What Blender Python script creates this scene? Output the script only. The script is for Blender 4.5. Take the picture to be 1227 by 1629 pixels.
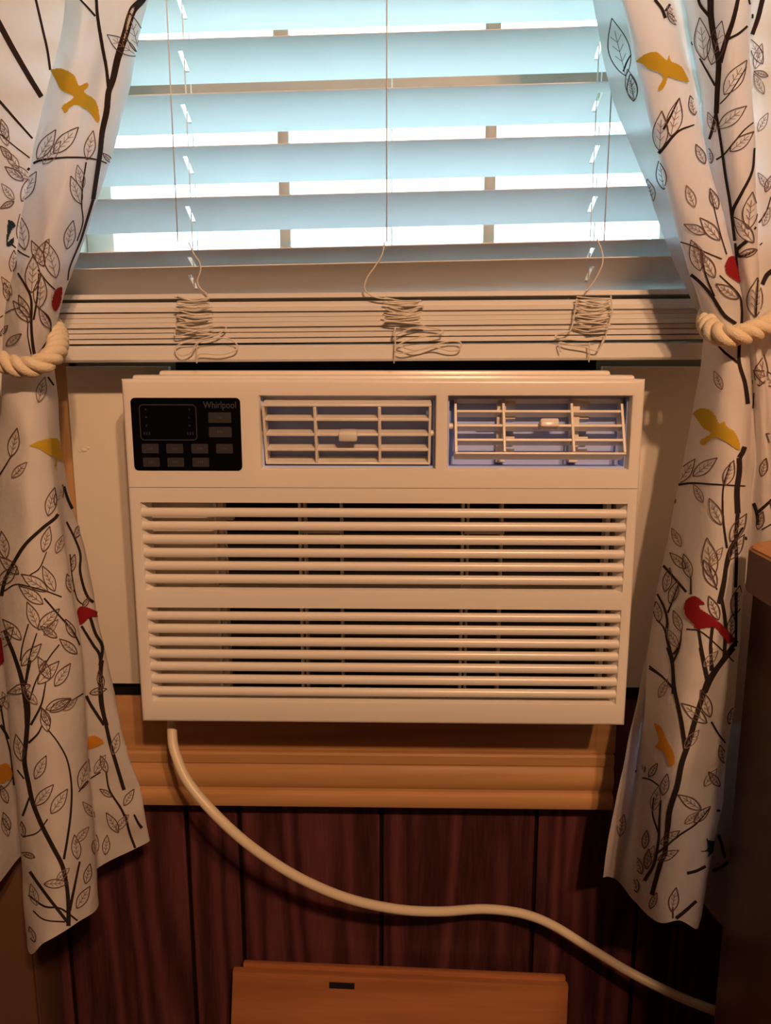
import bpy, bmesh, math, random
from mathutils import Vector, Matrix
from mathutils.bvhtree import BVHTree
from mathutils import noise as mnoise

random.seed(7)
for o in list(bpy.data.objects):
    bpy.data.objects.remove(o)
S = bpy.context.scene
COL = S.collection

# ------------------------------------------------------------------ camera
W_, H_ = 1227, 1629
FPX = 1225.0
PITCH = math.radians(10.6)
YAW = math.radians(1.1)
CAM = Vector((0.014, -0.810, 1.222))
cd = bpy.data.cameras.new('camera')
cam = bpy.data.objects.new('camera', cd)
COL.objects.link(cam)
cd.sensor_fit = 'HORIZONTAL'
cd.sensor_width = 36.0
cd.lens = 36.0 * FPX / W_
cd.clip_start = 0.01
cam.location = CAM
cam.rotation_euler = (math.pi / 2 - PITCH, 0, YAW)
S.camera = cam

# ------------------------------------------------------------------ world (overcast daylight)
wd = bpy.data.worlds.new('daylight')
S.world = wd
wd.use_nodes = True
bgn = wd.node_tree.nodes['Background']
bgn.inputs['Color'].default_value = (0.52, 0.82, 1.0, 1)
bgn.inputs['Strength'].default_value = 10.0

S.view_settings.view_transform = 'Standard'
S.view_settings.look = 'None'
S.view_settings.gamma = 1.0
S.view_settings.use_curve_mapping = False
S.view_settings.exposure = 0.0

LAMP_POS = (0.36, -1.51, 2.05)     # two-bulb ceiling lamp behind the photographer
LAMP_STRENGTH = 1260.0
LAMP_COLOR = (1.0, 0.545, 0.29)

# ------------------------------------------------------------------ measuring helpers
CR = cam.rotation_euler.to_matrix()
CRI = CR.inverted()

def ray(px, py):
    return (CR @ Vector(((px - W_ / 2) / FPX, -(py - H_ / 2) / FPX, -1.0))).normalized()

def P(px, py, Y):
    """point of the plane y=Y seen at pixel px,py"""
    d = ray(px, py)
    t = (Y - CAM.y) / d.y
    return CAM + d * t

def Z(py, Y, px=613):
    return P(px, py, Y).z

def X(px, py, Y):
    return P(px, py, Y).x

# ------------------------------------------------------------------ object helpers
def origin(o):
    v = Vector((0, 0, 0))
    while o is not None:
        v = v + o.location
        o = o.parent
    return v

def tag(o, label=None, cat=None, group=None, kind=None):
    if label: o['label'] = label
    if cat: o['category'] = cat
    if group: o['group'] = group
    if kind: o['kind'] = kind
    return o

def thing(name, loc, label, cat, group=None, kind=None):
    o = bpy.data.objects.new(name, None)
    COL.objects.link(o)
    o.location = loc
    o.empty_display_size = 0.05
    return tag(o, label, cat, group, kind)

def finish(name, bm, mats, parent=None, smooth=None, label=None):
    """world-coordinate bmesh -> object under parent"""
    me = bpy.data.meshes.new(name)
    if parent is not None:
        off = origin(parent)
        bmesh.ops.translate(bm, verts=bm.verts, vec=-off)
    bmesh.ops.recalc_face_normals(bm, faces=bm.faces) if smooth != 'keep' else None
    bm.to_mesh(me)
    bm.free()
    if not isinstance(mats, (list, tuple)):
        mats = [mats]
    for m in mats:
        me.materials.append(m)
    if smooth is True or smooth == 'keep':
        for p in me.polygons: p.use_smooth = True
    elif isinstance(smooth, (int, float)) and smooth:
        me.set_sharp_from_angle(angle=math.radians(smooth))
        for p in me.polygons: p.use_smooth = True
    o = bpy.data.objects.new(name, me)
    COL.objects.link(o)
    if parent is not None:
        o.parent = parent
    if label: o['label'] = label
    return o

def add_box(bm, x0, x1, y0, y1, z0, z1, bev=0.0, seg=2, mi=0, mat=None):
    vs = [bm.verts.new((x, y, z)) for x in (x0, x1) for y in (y0, y1) for z in (z0, z1)]
    idx = [(0, 1, 3, 2), (4, 6, 7, 5), (0, 4, 5, 1), (2, 3, 7, 6), (0, 2, 6, 4), (1, 5, 7, 3)]
    fs = [bm.faces.new([vs[i] for i in f]) for f in idx]
    for f in fs: f.material_index = mi
    if mat is not None:
        bmesh.ops.transform(bm, matrix=mat, verts=vs)
    if bev > 0:
        es = list({e for f in fs for e in f.edges})
        r = bmesh.ops.bevel(bm, geom=es, offset=bev, segments=seg, affect='EDGES', profile=0.5)
        for f in r['faces']: f.material_index = mi
    return vs

def box(name, x0, x1, y0, y1, z0, z1, m, parent=None, bev=0.0, seg=2, label=None):
    bm = bmesh.new()
    add_box(bm, x0, x1, y0, y1, z0, z1, bev, seg)
    return finish(name, bm, m, parent, 40 if bev else None, label)

def catmull(pts, n):
    pts = [Vector(p) for p in pts]
    out = []
    N = len(pts)
    for i in range(N - 1):
        p1, p2 = pts[i], pts[i + 1]
        p0 = pts[i - 1] if i > 0 else p1 * 2 - p2
        p3 = pts[i + 2] if i + 2 < N else p2 * 2 - p1
        for k in range(n):
            t = k / n
            out.append(0.5 * ((2 * p1) + (p2 - p0) * t + (2 * p0 - 5 * p1 + 4 * p2 - p3) * t * t
                              + (3 * p1 - p0 - 3 * p2 + p3) * t * t * t))
    out.append(pts[-1])
    return out

def add_tube(bm, pts, r, sides=8, closed=False, cap=True, mi=0):
    pts = [Vector(p) for p in pts]
    n = len(pts)
    rr = r if isinstance(r, (list, tuple)) else [r] * n
    t0 = (pts[1] - pts[0]).normalized()
    up = Vector((0, 0, 1)) if abs(t0.z) < 0.9 else Vector((1, 0, 0))
    nrm = (up - t0 * up.dot(t0)).normalized()
    rings = []
    for i in range(n):
        if closed:
            t = (pts[(i + 1) % n] - pts[i - 1]).normalized()
        else:
            t = (pts[min(i + 1, n - 1)] - pts[max(i - 1, 0)]).normalized()
        nrm = (nrm - t * nrm.dot(t))
        nrm = nrm.normalized() if nrm.length > 1e-9 else t.orthogonal().normalized()
        b = t.cross(nrm)
        ring = []
        for k in range(sides):
            a = 2 * math.pi * k / sides
            ring.append(bm.verts.new(pts[i] + (nrm * math.cos(a) + b * math.sin(a)) * rr[i]))
        rings.append(ring)
    m = n if closed else n - 1
    for i in range(m):
        A, B = rings[i], rings[(i + 1) % n]
        for k in range(sides):
            f = bm.faces.new((A[k], A[(k + 1) % sides], B[(k + 1) % sides], B[k]))
            f.material_index = mi
    if cap and not closed:
        bm.faces.new(list(reversed(rings[0]))).material_index = mi
        bm.faces.new(rings[-1]).material_index = mi

def add_prism(bm, prof, x0, x1, mi=0):
    """prof: list of (y,z), extruded along x"""
    a = [bm.verts.new((x0, y, z)) for y, z in prof]
    b = [bm.verts.new((x1, y, z)) for y, z in prof]
    n = len(prof)
    for i in range(n):
        bm.faces.new((a[i], a[(i + 1) % n], b[(i + 1) % n], b[i])).material_index = mi
    bm.faces.new(list(reversed(a))).material_index = mi
    bm.faces.new(b).material_index = mi

def grid_plate(xs, zs, hole, yf, yb, bev=0.0, seg=3, inner=None, flat=()):
    """plate in the xz plane from cells, hole(i,j) True = no cell; front edges bevelled"""
    bm = bmesh.new()
    V = {}
    def v(i, j):
        if (i, j) not in V: V[(i, j)] = bm.verts.new((xs[i], yf, zs[j]))
        return V[(i, j)]
    for i in range(len(xs) - 1):
        for j in range(len(zs) - 1):
            if not hole(i, j):
                bm.faces.new((v(i, j), v(i + 1, j), v(i + 1, j + 1), v(i, j + 1)))
    front = list(bm.faces)
    r = bmesh.ops.extrude_face_region(bm, geom=front, use_keep_orig=True)
    nv = [g for g in r['geom'] if isinstance(g, bmesh.types.BMVert)]
    bmesh.ops.translate(bm, verts=nv, vec=(0, yb - yf, 0))
    bmesh.ops.recalc_face_normals(bm, faces=bm.faces)
    if bev > 0:
        eo, ei = [], []
        for e in bm.edges:
            if all(abs(q.co.y - yf) < 1e-6 for q in e.verts) and len(e.link_faces) == 2 and e.calc_face_angle(0) > 1.0:
                c = (e.verts[0].co + e.verts[1].co) / 2
                if any(abs(c.z - q) < 1e-6 for q in flat): continue
                out = min(abs(c.x - xs[0]), abs(c.x - xs[-1]), abs(c.z - zs[0]), abs(c.z - zs[-1])) < 1e-6
                (eo if out else ei).append(e)
        if eo: bmesh.ops.bevel(bm, geom=eo, offset=bev, segments=seg, affect='EDGES', profile=0.5)
        ei = [e for e in ei if e.is_valid]
        if ei: bmesh.ops.bevel(bm, geom=ei, offset=bev if inner is None else inner, segments=2, affect='EDGES', profile=0.5)
    return bm

# ------------------------------------------------------------------ materials
MATS = {}
def base_mat(name):
    m = bpy.data.materials.new(name)
    m.use_nodes = True
    MATS[name] = m
    nt = m.node_tree
    return m, nt, nt.nodes['Principled BSDF']

def plain(name, col, rough=0.5, spec=0.5, var=0.06, scale=30.0, bump=0.0, bscale=200.0, metal=0.0, coat=0.0):
    m, nt, b = base_mat(name)
    tc = nt.nodes.new('ShaderNodeTexCoord')
    nz = nt.nodes.new('ShaderNodeTexNoise')
    nz.inputs['Scale'].default_value = scale
    nz.inputs['Detail'].default_value = 4
    nt.links.new(tc.outputs['Object'], nz.inputs['Vector'])
    mx = nt.nodes.new('ShaderNodeMix'); mx.data_type = 'RGBA'
    mx.inputs[6].default_value = tuple(c * (1 - var) for c in col) + (1,)
    mx.inputs[7].default_value = tuple(min(1, c * (1 + var)) for c in col) + (1,)
    nt.links.new(nz.outputs['Fac'], mx.inputs[0])
    nt.links.new(mx.outputs[2], b.inputs['Base Color'])
    b.inputs['Roughness'].default_value = rough
    b.inputs['Specular IOR Level'].default_value = spec
    b.inputs['Metallic'].default_value = metal
    b.inputs['Coat Weight'].default_value = coat
    if bump:
        n2 = nt.nodes.new('ShaderNodeTexNoise')
        n2.inputs['Scale'].default_value = bscale
        nt.links.new(tc.outputs['Object'], n2.inputs['Vector'])
        bp = nt.nodes.new('ShaderNodeBump')
        bp.inputs['Strength'].default_value = bump
        bp.inputs['Distance'].default_value = 0.002
        nt.links.new(n2.outputs['Fac'], bp.inputs['Height'])
        nt.links.new(bp.outputs['Normal'], b.inputs['Normal'])
    return m

def wood(name, dark, light, axis='X', scale=1.0, rough=0.4, ring=8.0, rnd=False, contrast=1.0, spec=0.4, fine=160):
    """grain running along axis"""
    m, nt, b = base_mat(name)
    tc = nt.nodes.new('ShaderNodeTexCoord')
    mp = nt.nodes.new('ShaderNodeMapping')
    st = 0.07
    sc = {'X': (st, 1, 1), 'Z': (1, 1, st), 'Y': (1, st, 1)}[axis]
    mp.inputs['Scale'].default_value = tuple(scale * q for q in sc)
    if rnd:
        oi = nt.nodes.new('ShaderNodeObjectInfo')
        ad = nt.nodes.new('ShaderNodeVectorMath'); ad.operation = 'ADD'
        ml = nt.nodes.new('ShaderNodeMath'); ml.operation = 'MULTIPLY'
        ml.inputs[1].default_value = 37.0
        nt.links.new(oi.outputs['Random'], ml.inputs[0])
        nt.links.new(tc.outputs['Object'], ad.inputs[0])
        nt.links.new(ml.outputs[0], ad.inputs[1])
        nt.links.new(ad.outputs[0], mp.inputs['Vector'])
    else:
        nt.links.new(tc.outputs['Object'], mp.inputs['Vector'])
    n1 = nt.nodes.new('ShaderNodeTexNoise')
    n1.inputs['Scale'].default_value = ring
    n1.inputs['Detail'].default_value = 2
    nt.links.new(mp.outputs[0], n1.inputs['Vector'])
    # contour rings of the low-frequency field
    mu = nt.nodes.new('ShaderNodeMath'); mu.operation = 'MULTIPLY'; mu.inputs[1].default_value = 55
    nt.links.new(n1.outputs['Fac'], mu.inputs[0])
    sn = nt.nodes.new('ShaderNodeMath'); sn.operation = 'SINE'
    nt.links.new(mu.outputs[0], sn.inputs[0])
    ma = nt.nodes.new('ShaderNodeMath'); ma.operation = 'MULTIPLY_ADD'
    ma.inputs[1].default_value = 0.5 * contrast; ma.inputs[2].default_value = 0.5
    nt.links.new(sn.outputs[0], ma.inputs[0])
    n2 = nt.nodes.new('ShaderNodeTexNoise')
    n2.inputs['Scale'].default_value = fine
    n2.inputs['Detail'].default_value = 5
    nt.links.new(mp.outputs[0], n2.inputs['Vector'])
    av = nt.nodes.new('ShaderNodeMix'); av.data_type = 'FLOAT'
    av.inputs[0].default_value = 0.55
    nt.links.new(ma.outputs[0], av.inputs[2]); nt.links.new(n2.outputs['Fac'], av.inputs[3])
    cr = nt.nodes.new('ShaderNodeValToRGB')
    cr.color_ramp.elements[0].position = 0.2; cr.color_ramp.elements[0].color = tuple(dark) + (1,)
    cr.color_ramp.elements[1].position = 0.8; cr.color_ramp.elements[1].color = tuple(light) + (1,)
    nt.links.new(av.outputs[0], cr.inputs[0])
    nt.links.new(cr.outputs[0], b.inputs['Base Color'])
    b.inputs['Roughness'].default_value = rough
    b.inputs['Specular IOR Level'].default_value = spec
    bp = nt.nodes.new('ShaderNodeBump'); bp.inputs['Strength'].default_value = 0.15
    bp.inputs['Distance'].default_value = 0.001
    nt.links.new(n2.outputs['Fac'], bp.inputs['Height'])
    nt.links.new(bp.outputs['Normal'], b.inputs['Normal'])
    return m

def cloth(name, col, trans=0.3, rough=0.9, weave=900.0, var=0.03):
    m, nt, b = base_mat(name)
    out = nt.nodes['Material Output']
    tc = nt.nodes.new('ShaderNodeTexCoord')
    nz = nt.nodes.new('ShaderNodeTexNoise'); nz.inputs['Scale'].default_value = 14
    nt.links.new(tc.outputs['Object'], nz.inputs['Vector'])
    mx = nt.nodes.new('ShaderNodeMix'); mx.data_type = 'RGBA'
    mx.inputs[6].default_value = tuple(c * (1 - var) for c in col) + (1,)
    mx.inputs[7].default_value = tuple(min(1, c * (1 + var)) for c in col) + (1,)
    nt.links.new(nz.outputs['Fac'], mx.inputs[0])
    nt.links.new(mx.outputs[2], b.inputs['Base Color'])
    b.inputs['Roughness'].default_value = rough
    b.inputs['Specular IOR Level'].default_value = 0.1
    tr = nt.nodes.new('ShaderNodeBsdfTranslucent')
    nt.links.new(mx.outputs[2], tr.inputs['Color'])
    ms = nt.nodes.new('ShaderNodeMixShader'); ms.inputs[0].default_value = trans
    nt.links.new(b.outputs[0], ms.inputs[1]); nt.links.new(tr.outputs[0], ms.inputs[2])
    nt.links.new(ms.outputs[0], out.inputs['Surface'])
    if weave:
        n2 = nt.nodes.new('ShaderNodeTexNoise'); n2.inputs['Scale'].default_value = 38
        n2.inputs['Detail'].default_value = 3
        nt.links.new(tc.outputs['Object'], n2.inputs['Vector'])
        n3 = nt.nodes.new('ShaderNodeTexNoise'); n3.inputs['Scale'].default_value = weave
        nt.links.new(tc.outputs['Object'], n3.inputs['Vector'])
        ad = nt.nodes.new('ShaderNodeMath'); ad.operation = 'MULTIPLY_ADD'; ad.inputs[1].default_value = 0.06
        nt.links.new(n3.outputs['Fac'], ad.inputs[0]); nt.links.new(n2.outputs['Fac'], ad.inputs[2])
        bp = nt.nodes.new('ShaderNodeBump'); bp.inputs['Strength'].default_value = 0.35
        bp.inputs['Distance'].default_value = 0.006
        nt.links.new(ad.outputs[0], bp.inputs['Height'])
        nt.links.new(bp.outputs['Normal'], b.inputs['Normal'])
    return m

M_AC = plain('white_plastic', (0.80, 0.77, 0.72), 0.25, 0.5, 0.015, 12, 0.04, 500)
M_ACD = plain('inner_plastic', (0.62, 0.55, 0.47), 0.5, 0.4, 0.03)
M_DUCT = plain('duct_daylight_blue', (0.43, 0.55, 1.0), 0.6, 0.3, 0.05)  # blue of daylight coming through the unit is put into this colour
M_DARK = plain('filter_black', (0.012, 0.010, 0.010), 0.8, 0.2, 0.3, 300)
M_PANELBLK = plain('control_black', (0.003, 0.003, 0.005), 0.2, 0.12, 0.05)
M_BTN = plain('button_grey', (0.036, 0.036, 0.042), 0.6, 0.2, 0.1)
M_PRINTG = plain('grey_print', (0.062, 0.062, 0.072), 0.5, 0.4, 0.02)
M_PRINTF = plain('faint_print', (0.022, 0.022, 0.028), 0.5, 0.4, 0.02)
M_BTNP = plain('button_print', (0.06, 0.055, 0.05), 0.5, 0.4, 0.02)
M_CORD = plain('ivory_cord', (0.74, 0.66, 0.50), 0.38, 0.5, 0.02)
M_PANEL = plain('cream_panel', (0.74, 0.70, 0.62), 0.55, 0.3, 0.03, 18, 0.08, 160)
M_GAPSHADE = plain('gap_shade_black', (0.010, 0.009, 0.010), 0.95, 0.1, 0.2, 200, 0.4, 300)  # black for strips that stand in for shaded gaps
M_PINE = wood('pine_trim', (0.42, 0.225, 0.095), (0.58, 0.33, 0.145), 'X', 1.0, 0.38, 9, contrast=0.6)
M_PINEV = wood('pine_casing', (0.40, 0.20, 0.075), (0.54, 0.29, 0.12), 'Z', 1.0, 0.38, 9, contrast=0.6)
M_WALL = wood('dark_panelling', (0.034, 0.011, 0.014), (0.138, 0.043, 0.047), 'Z', 1.0, 0.42, 10, rnd=True, fine=330)
M_GROOVE = plain('groove_black', (0.010, 0.004, 0.004), 0.9, 0.1)
M_BOARD = wood('honey_board', (0.31, 0.115, 0.045), (0.50, 0.21, 0.085), 'X', 1.0, 0.35, 7, contrast=0.7)
M_DRESS = wood('dresser_side', (0.050, 0.018, 0.011), (0.085, 0.030, 0.018), 'Z', 1.0, 0.4, 6)
M_DTOP = wood('dresser_top', (0.40, 0.17, 0.045), (0.56, 0.26, 0.075), 'Y', 1.0, 0.35, 6)
M_DEDGE = wood('dresser_edge', (0.11, 0.036, 0.018), (0.17, 0.06, 0.028), 'Y', 1.0, 0.45, 6)
M_CAB = plain('brown_cabinet', (0.125, 0.062, 0.036), 0.55, 0.3, 0.12, 8)
M_SASH = plain('white_sash', (0.72, 0.68, 0.60), 0.5, 0.4, 0.04)
M_TAUPE = plain('taupe_muntin', (0.30, 0.235, 0.17), 0.5, 0.4, 0.08)
M_ROPE = plain('cotton_rope', (0.78, 0.68, 0.50), 0.9, 0.1, 0.08, 90, 0.5, 700)
M_CORDW = plain('blind_string', (0.70, 0.66, 0.58), 0.8, 0.2, 0.04)
M_CLOTH = cloth('curtain_cotton', (0.88, 0.87, 0.87), 0.40)
M_BRANCH = cloth('print_branch', (0.030, 0.022, 0.022), 0.06, weave=0)
M_LEAF = cloth('print_leaf_line', (0.12, 0.075, 0.062), 0.10, weave=0)
M_FAINT = cloth('print_faint_line', (0.27, 0.20, 0.18), 0.2, weave=0)
M_YEL = cloth('print_mustard', (0.60, 0.42, 0.04), 0.25, weave=0)
M_RED = cloth('print_red', (0.30, 0.018, 0.024), 0.2, weave=0)
M_ORG = cloth('print_amber', (0.66, 0.30, 0.035), 0.2, weave=0)
M_TEAL = cloth('print_teal', (0.020, 0.040, 0.055), 0.1, weave=0)
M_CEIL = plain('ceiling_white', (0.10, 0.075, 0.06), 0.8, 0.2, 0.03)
M_FLOOR = plain('carpet_brown', (0.10, 0.06, 0.04), 0.95, 0.1, 0.2, 200, 0.3, 400)
M_ROOM = plain('room_wall', (0.07, 0.045, 0.035), 0.7, 0.2, 0.06)
M_GRASS = plain('grass', (0.10, 0.17, 0.06), 0.9, 0.1, 0.3, 3)
M_METAL = plain('brass', (0.55, 0.42, 0.22), 0.35, 0.5, 0.05, metal=1.0)

def slat_mat():
    m = cloth('white_slat', (0.84, 0.84, 0.82), 0.16, 0.4, 0)
    m.node_tree.nodes['Principled BSDF'].inputs['Specular IOR Level'].default_value = 0.4
    return m
M_SLAT = slat_mat()

def glass_mat():
    m, nt, b = base_mat('window_glass')
    out = nt.nodes['Material Output']
    t = nt.nodes.new('ShaderNodeBsdfTransparent')
    t.inputs[0].default_value = (0.96, 0.97, 0.975, 1)
    g = nt.nodes.new('ShaderNodeBsdfGlossy'); g.inputs['Roughness'].default_value = 0.02
    ms = nt.nodes.new('ShaderNodeMixShader'); ms.inputs[0].default_value = 0.05
    nt.links.new(t.outputs[0], ms.inputs[1]); nt.links.new(g.outputs[0], ms.inputs[2])
    nt.links.new(ms.outputs[0], out.inputs['Surface'])
    return m
M_GLASS = glass_mat()

def bulb_mat():
    m, nt, b = base_mat('lit_bulb')
    b.inputs['Base Color'].default_value = (1, 0.9, 0.8, 1)
    b.inputs['Emission Color'].default_value = LAMP_COLOR + (1,)
    b.inputs['Emission Strength'].default_value = LAMP_STRENGTH
    return m
M_BULB = bulb_mat()

# ------------------------------------------------------------------ the room shell
RX0, RX1, RY0, RZ1 = -1.5, 1.5, -3.0, 2.25
OX0, OX1 = X(106, 620, 0.0) , 0.335        # window opening
OZ0, OZ1 = 0.862, 1.90
tag(box('floor', RX0, RX1, RY0, 0.1, -0.05, 0.0, M_FLOOR), kind='structure')
tag(box('ceiling', RX0, RX1, RY0, 0.1, RZ1, RZ1 + 0.05, M_CEIL), kind='structure')
tag(box('wall_left', RX0 - 0.05, RX0, RY0, 0.1, 0, RZ1, M_ROOM), kind='structure')
tag(box('wall_right', RX1, RX1 + 0.05, RY0, 0.1, 0, RZ1, M_ROOM), kind='structure')
tag(box('wall_rear', RX0, RX1, RY0 - 0.05, RY0, 0, RZ1, M_ROOM), kind='structure')
bm = bmesh.new()
yb0, yb1 = 0.0065, 0.10
add_box(bm, RX0, RX1, yb0, yb1, 0, OZ0)
add_box(bm, RX0, RX1, yb0, yb1, OZ1, RZ1)
add_box(bm, RX0, OX0, yb0, yb1, OZ0, OZ1)
add_box(bm, OX1, RX1, yb0, yb1, OZ0, OZ1)
wall = tag(finish('wall_back', bm, M_GROOVE), kind='structure')
# vertical planks with recessed grooves
gx = [X(380, 1300, 0.0), X(607, 1300, 0.0), X(855, 1300, 0.0)]
joints = [gx[0], gx[1], gx[2]]
wid = [0.092, 0.155, 0.128, 0.17, 0.11]
x = gx[2]; i = 0
while x < RX1 - 0.2:
    x += wid[i % 5] + 0.03; i += 1
    joints.append(min(x, RX1))
x = gx[0]; i = 0
while x > RX0 + 0.2:
    x -= [0.062, 0.15, 0.12, 0.17][i % 4]; i += 1
    joints.insert(0, max(x, RX0))
joints = [RX0] + [j for j in joints if RX0 + 0.05 < j < RX1 - 0.05] + [RX1]
for a, b_ in zip(joints[:-1], joints[1:]):
    g = 0.0022
    def plank(x0, x1, z0, z1):
        if x1 - x0 < 0.008: return
        box('plank', x0, x1, 0.0, 0.0065, z0, z1, M_WALL, wall, 0.0022, 1)
    x0, x1 = a + g, b_ - g
    plank(x0, x1, 0.0, OZ0)
    if x0 < OX0: plank(x0, min(x1, OX0), OZ0, RZ1)
    if x1 > OX1: plank(max(x0, OX1), x1, OZ0, RZ1)

# pine boards and mouldings round the opening
YT = -0.030
zb_t, zb_b = Z(1111, -0.024), Z(1196, -0.024)
xr_ap = X(977, 1230, YT)
xl_ap = X(95, 1230, YT)
ap = thing('trim_1', (0, 0, zb_b), None, None, kind='structure')
tag(ap, 'pine apron of flat board and stepped moulding below the air conditioner')
box('flat_board', xl_ap, xr_ap + 0.002, -0.024, 0.0, zb_b, zb_t, M_PINE, ap, 0.0015)
z0 = Z(1286, YT); z1 = zb_b
h = z1 - z0
prof = [(0.0, z0), (-0.026, z0), (-0.033, z0 + 0.003), (-0.035, z0 + 0.010), (-0.033, z0 + 0.017), (-0.029, z0 + 0.020),
        (-0.0285, z0 + 0.023), (-0.031, z0 + 0.027), (-0.0325, z0 + 0.036), (-0.0315, z0 + 0.045), (-0.028, z0 + 0.049),
        (-0.0275, z0 + 0.051), (-0.0295, z0 + 0.053), (-0.0295, z1 - 0.002), (-0.0275, z1), (0.0, z1)]
bm = bmesh.new(); add_prism(bm, prof, xl_ap, xr_ap)
finish('moulding', bm, M_PINE, ap, 35)
zpb_ = Z(1091, -0.032)
for nm, xa, xb in (('trim_2', OX0 - 0.058, X(107, 620, -0.032) + 0.008), ('trim_3', OX1 - 0.008, OX1 + 0.058)):
    t = tag(box(nm, xa, xb, -0.018, -0.0005, zpb_ + 0.003, OZ1, M_PINEV, None, 0.003), kind='structure')
tag(box('trim_4', OX0 - 0.058, OX1 + 0.058, -0.018, 0.0, OZ1, OZ1 + 0.06, M_PINE, None, 0.003), kind='structure')

# window with two sashes, muntins and panes
YG = 0.062
win = thing('window_1', ((OX0 + OX1) / 2, YG, OZ0), None, None, kind='structure')
gl, gr = X(188, 385, YG), X(1043, 372, YG)
zmr0, zmr1 = Z(156, YG), Z(118, YG)          # meeting rail
ZS = 1.335                                    # bottom of the raised sash glass
box('jamb', OX0, OX0 + 0.012, 0.0, 0.10, OZ0, OZ1, M_SASH, win)
box('jamb', OX1 - 0.012, OX1, 0.0, 0.10, OZ0, OZ1, M_SASH, win)
box('head_jamb', OX0 + 0.012, OX1 - 0.012, 0.0, 0.10, OZ1 - 0.012, OZ1, M_SASH, win)
box('rail_end', OX0 + 0.012, gl, -0.006, YG - 0.0125, 1.232, ZS, M_SASH, win)
box('rail_end', gr, OX1 - 0.012, -0.006, YG - 0.0125, 1.232, ZS, M_SASH, win)
box('sash_stile', OX0 + 0.012, gl, YG - 0.012, YG + 0.014, 1.232, OZ1 - 0.012, M_SASH, win, 0.002)
box('sash_stile', gr, OX1 - 0.012, YG - 0.012, YG + 0.014, 1.232, OZ1 - 0.012, M_SASH, win, 0.002)
box('bottom_rail', gl, gr, -0.006, YG + 0.014, 1.232, ZS, M_SASH, win, 0.002)
box('meeting_rail', gl, gr, YG - 0.014, YG + 0.016, zmr0, zmr1, M_TAUPE, win, 0.002)
box('top_rail', gl, gr, YG - 0.012, YG + 0.014, OZ1 - 0.05, OZ1 - 0.012, M_SASH, win, 0.002)
mxs = [X(455, 378, YG), X(777, 370, YG)]
for (za, zb, dx) in ((ZS, zmr0, 0.0), (zmr1, OZ1 - 0.05, 0.002)):
    edges = [gl] + mxs + [gr]
    for q in mxs:
        w = 0.0062 + dx
        mu = box('muntin', q - w, q + w, YG - 0.006, YG + 0.008, za, zb, M_TAUPE, win, 0.002)
    for k in range(3):
        box('pane', edges[k] + 0.0065, edges[k + 1] - 0.0065, YG + 0.001, YG + 0.003, za, zb, M_GLASS, win)
tag(box('ground', -12, 12, 0.4, 24, -0.6, -0.5, M_GRASS), kind='structure')

# ------------------------------------------------------------------ ceiling lamp (gives the warm light)
lx, ly, lz = LAMP_POS
lamp = thing('ceiling_lamp', (lx, ly, RZ1), 'brass ceiling lamp with two warm bulbs behind the photographer', 'lamp')
bm = bmesh.new()
bmesh.ops.create_cone(bm, cap_ends=True, segments=32, radius1=0.09, radius2=0.11, depth=0.03,
                      matrix=Matrix.Translation((lx, ly, RZ1 - 0.015)))
finish('canopy', bm, M_METAL, lamp, 40)
for s in (-1, 1):
    bm = bmesh.new()
    add_tube(bm, [(lx + s * 0.05, ly, RZ1 - 0.03), (lx + s * 0.065, ly, RZ1 - 0.08), (lx + s * 0.075, ly, lz + 0.055),
                  (lx + s * 0.075, ly, lz + 0.028)], 0.014, 12)
    finish('socket', bm, M_METAL, lamp, 40)
    bm = bmesh.new()
    bmesh.ops.create_uvsphere(bm, u_segments=16, v_segments=10, radius=0.030,
                              matrix=Matrix.Translation((lx + s * 0.075, ly, lz)))
    finish('bulb', bm, M_BULB, lamp, True)

# ------------------------------------------------------------------ air conditioner
YF = -0.110
def FX(px, py): return X(px, py, YF)
def FZ(py): return Z(py, YF, 605)
ax0 = 0.5 * (FX(191, 640) + FX(228, 1148)); ax1 = 0.5 * (FX(1025, 640) + FX(996, 1148))
az0, az1 = FZ(1152), FZ(603)
ac = thing('air_conditioner', ((ax0 + ax1) / 2, YF + 0.06, az0),
           'white window air conditioner with louvred front and black control panel', 'air conditioner')
zs_seam = FZ(776)
YB = YF + 0.062
# openings in the upper bezel
cx0, cx1, cz0, cz1 = FX(211, 690), FX(384, 690), FZ(749), FZ(633)
va0, va1 = FX(414, 690), FX(693, 690)
vb0, vb1 = FX(713, 690), FX(1003, 690)
vz0, vz1 = FZ(746), FZ(630)
xs = [ax0, cx0, cx1, va0, va1, vb0, vb1, ax1]
zs = sorted([zs_seam, vz0, vz1, az1])
def hole(i, j): return j == 1 and i in (3, 5)
bm = grid_plate(xs, zs, hole, YF, YB, 0.0036, 3, 0.0022, (zs_seam,))
finish('front_bezel', bm, M_AC, ac, 40)
# lower grille frame
gx0, gx1 = 0.5 * (FX(221, 820) + FX(245, 1110)), 0.5 * (FX(1000, 820) + FX(978, 1110))
gu0, gu1 = FZ(941), FZ(801)
gl0, gl1 = FZ(1118), FZ(969)
xs = [ax0, gx0, gx1, ax1]
zs = [az0, gl0, gl1, gu0, gu1, zs_seam - 0.0005]
bm = grid_plate(xs, zs, lambda i, j: i == 1 and j in (1, 3), YF, YB, 0.0036, 3, 0.0010, (zs[-1],))
grille = finish('grille_frame', bm, M_AC, ac, 40)
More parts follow.
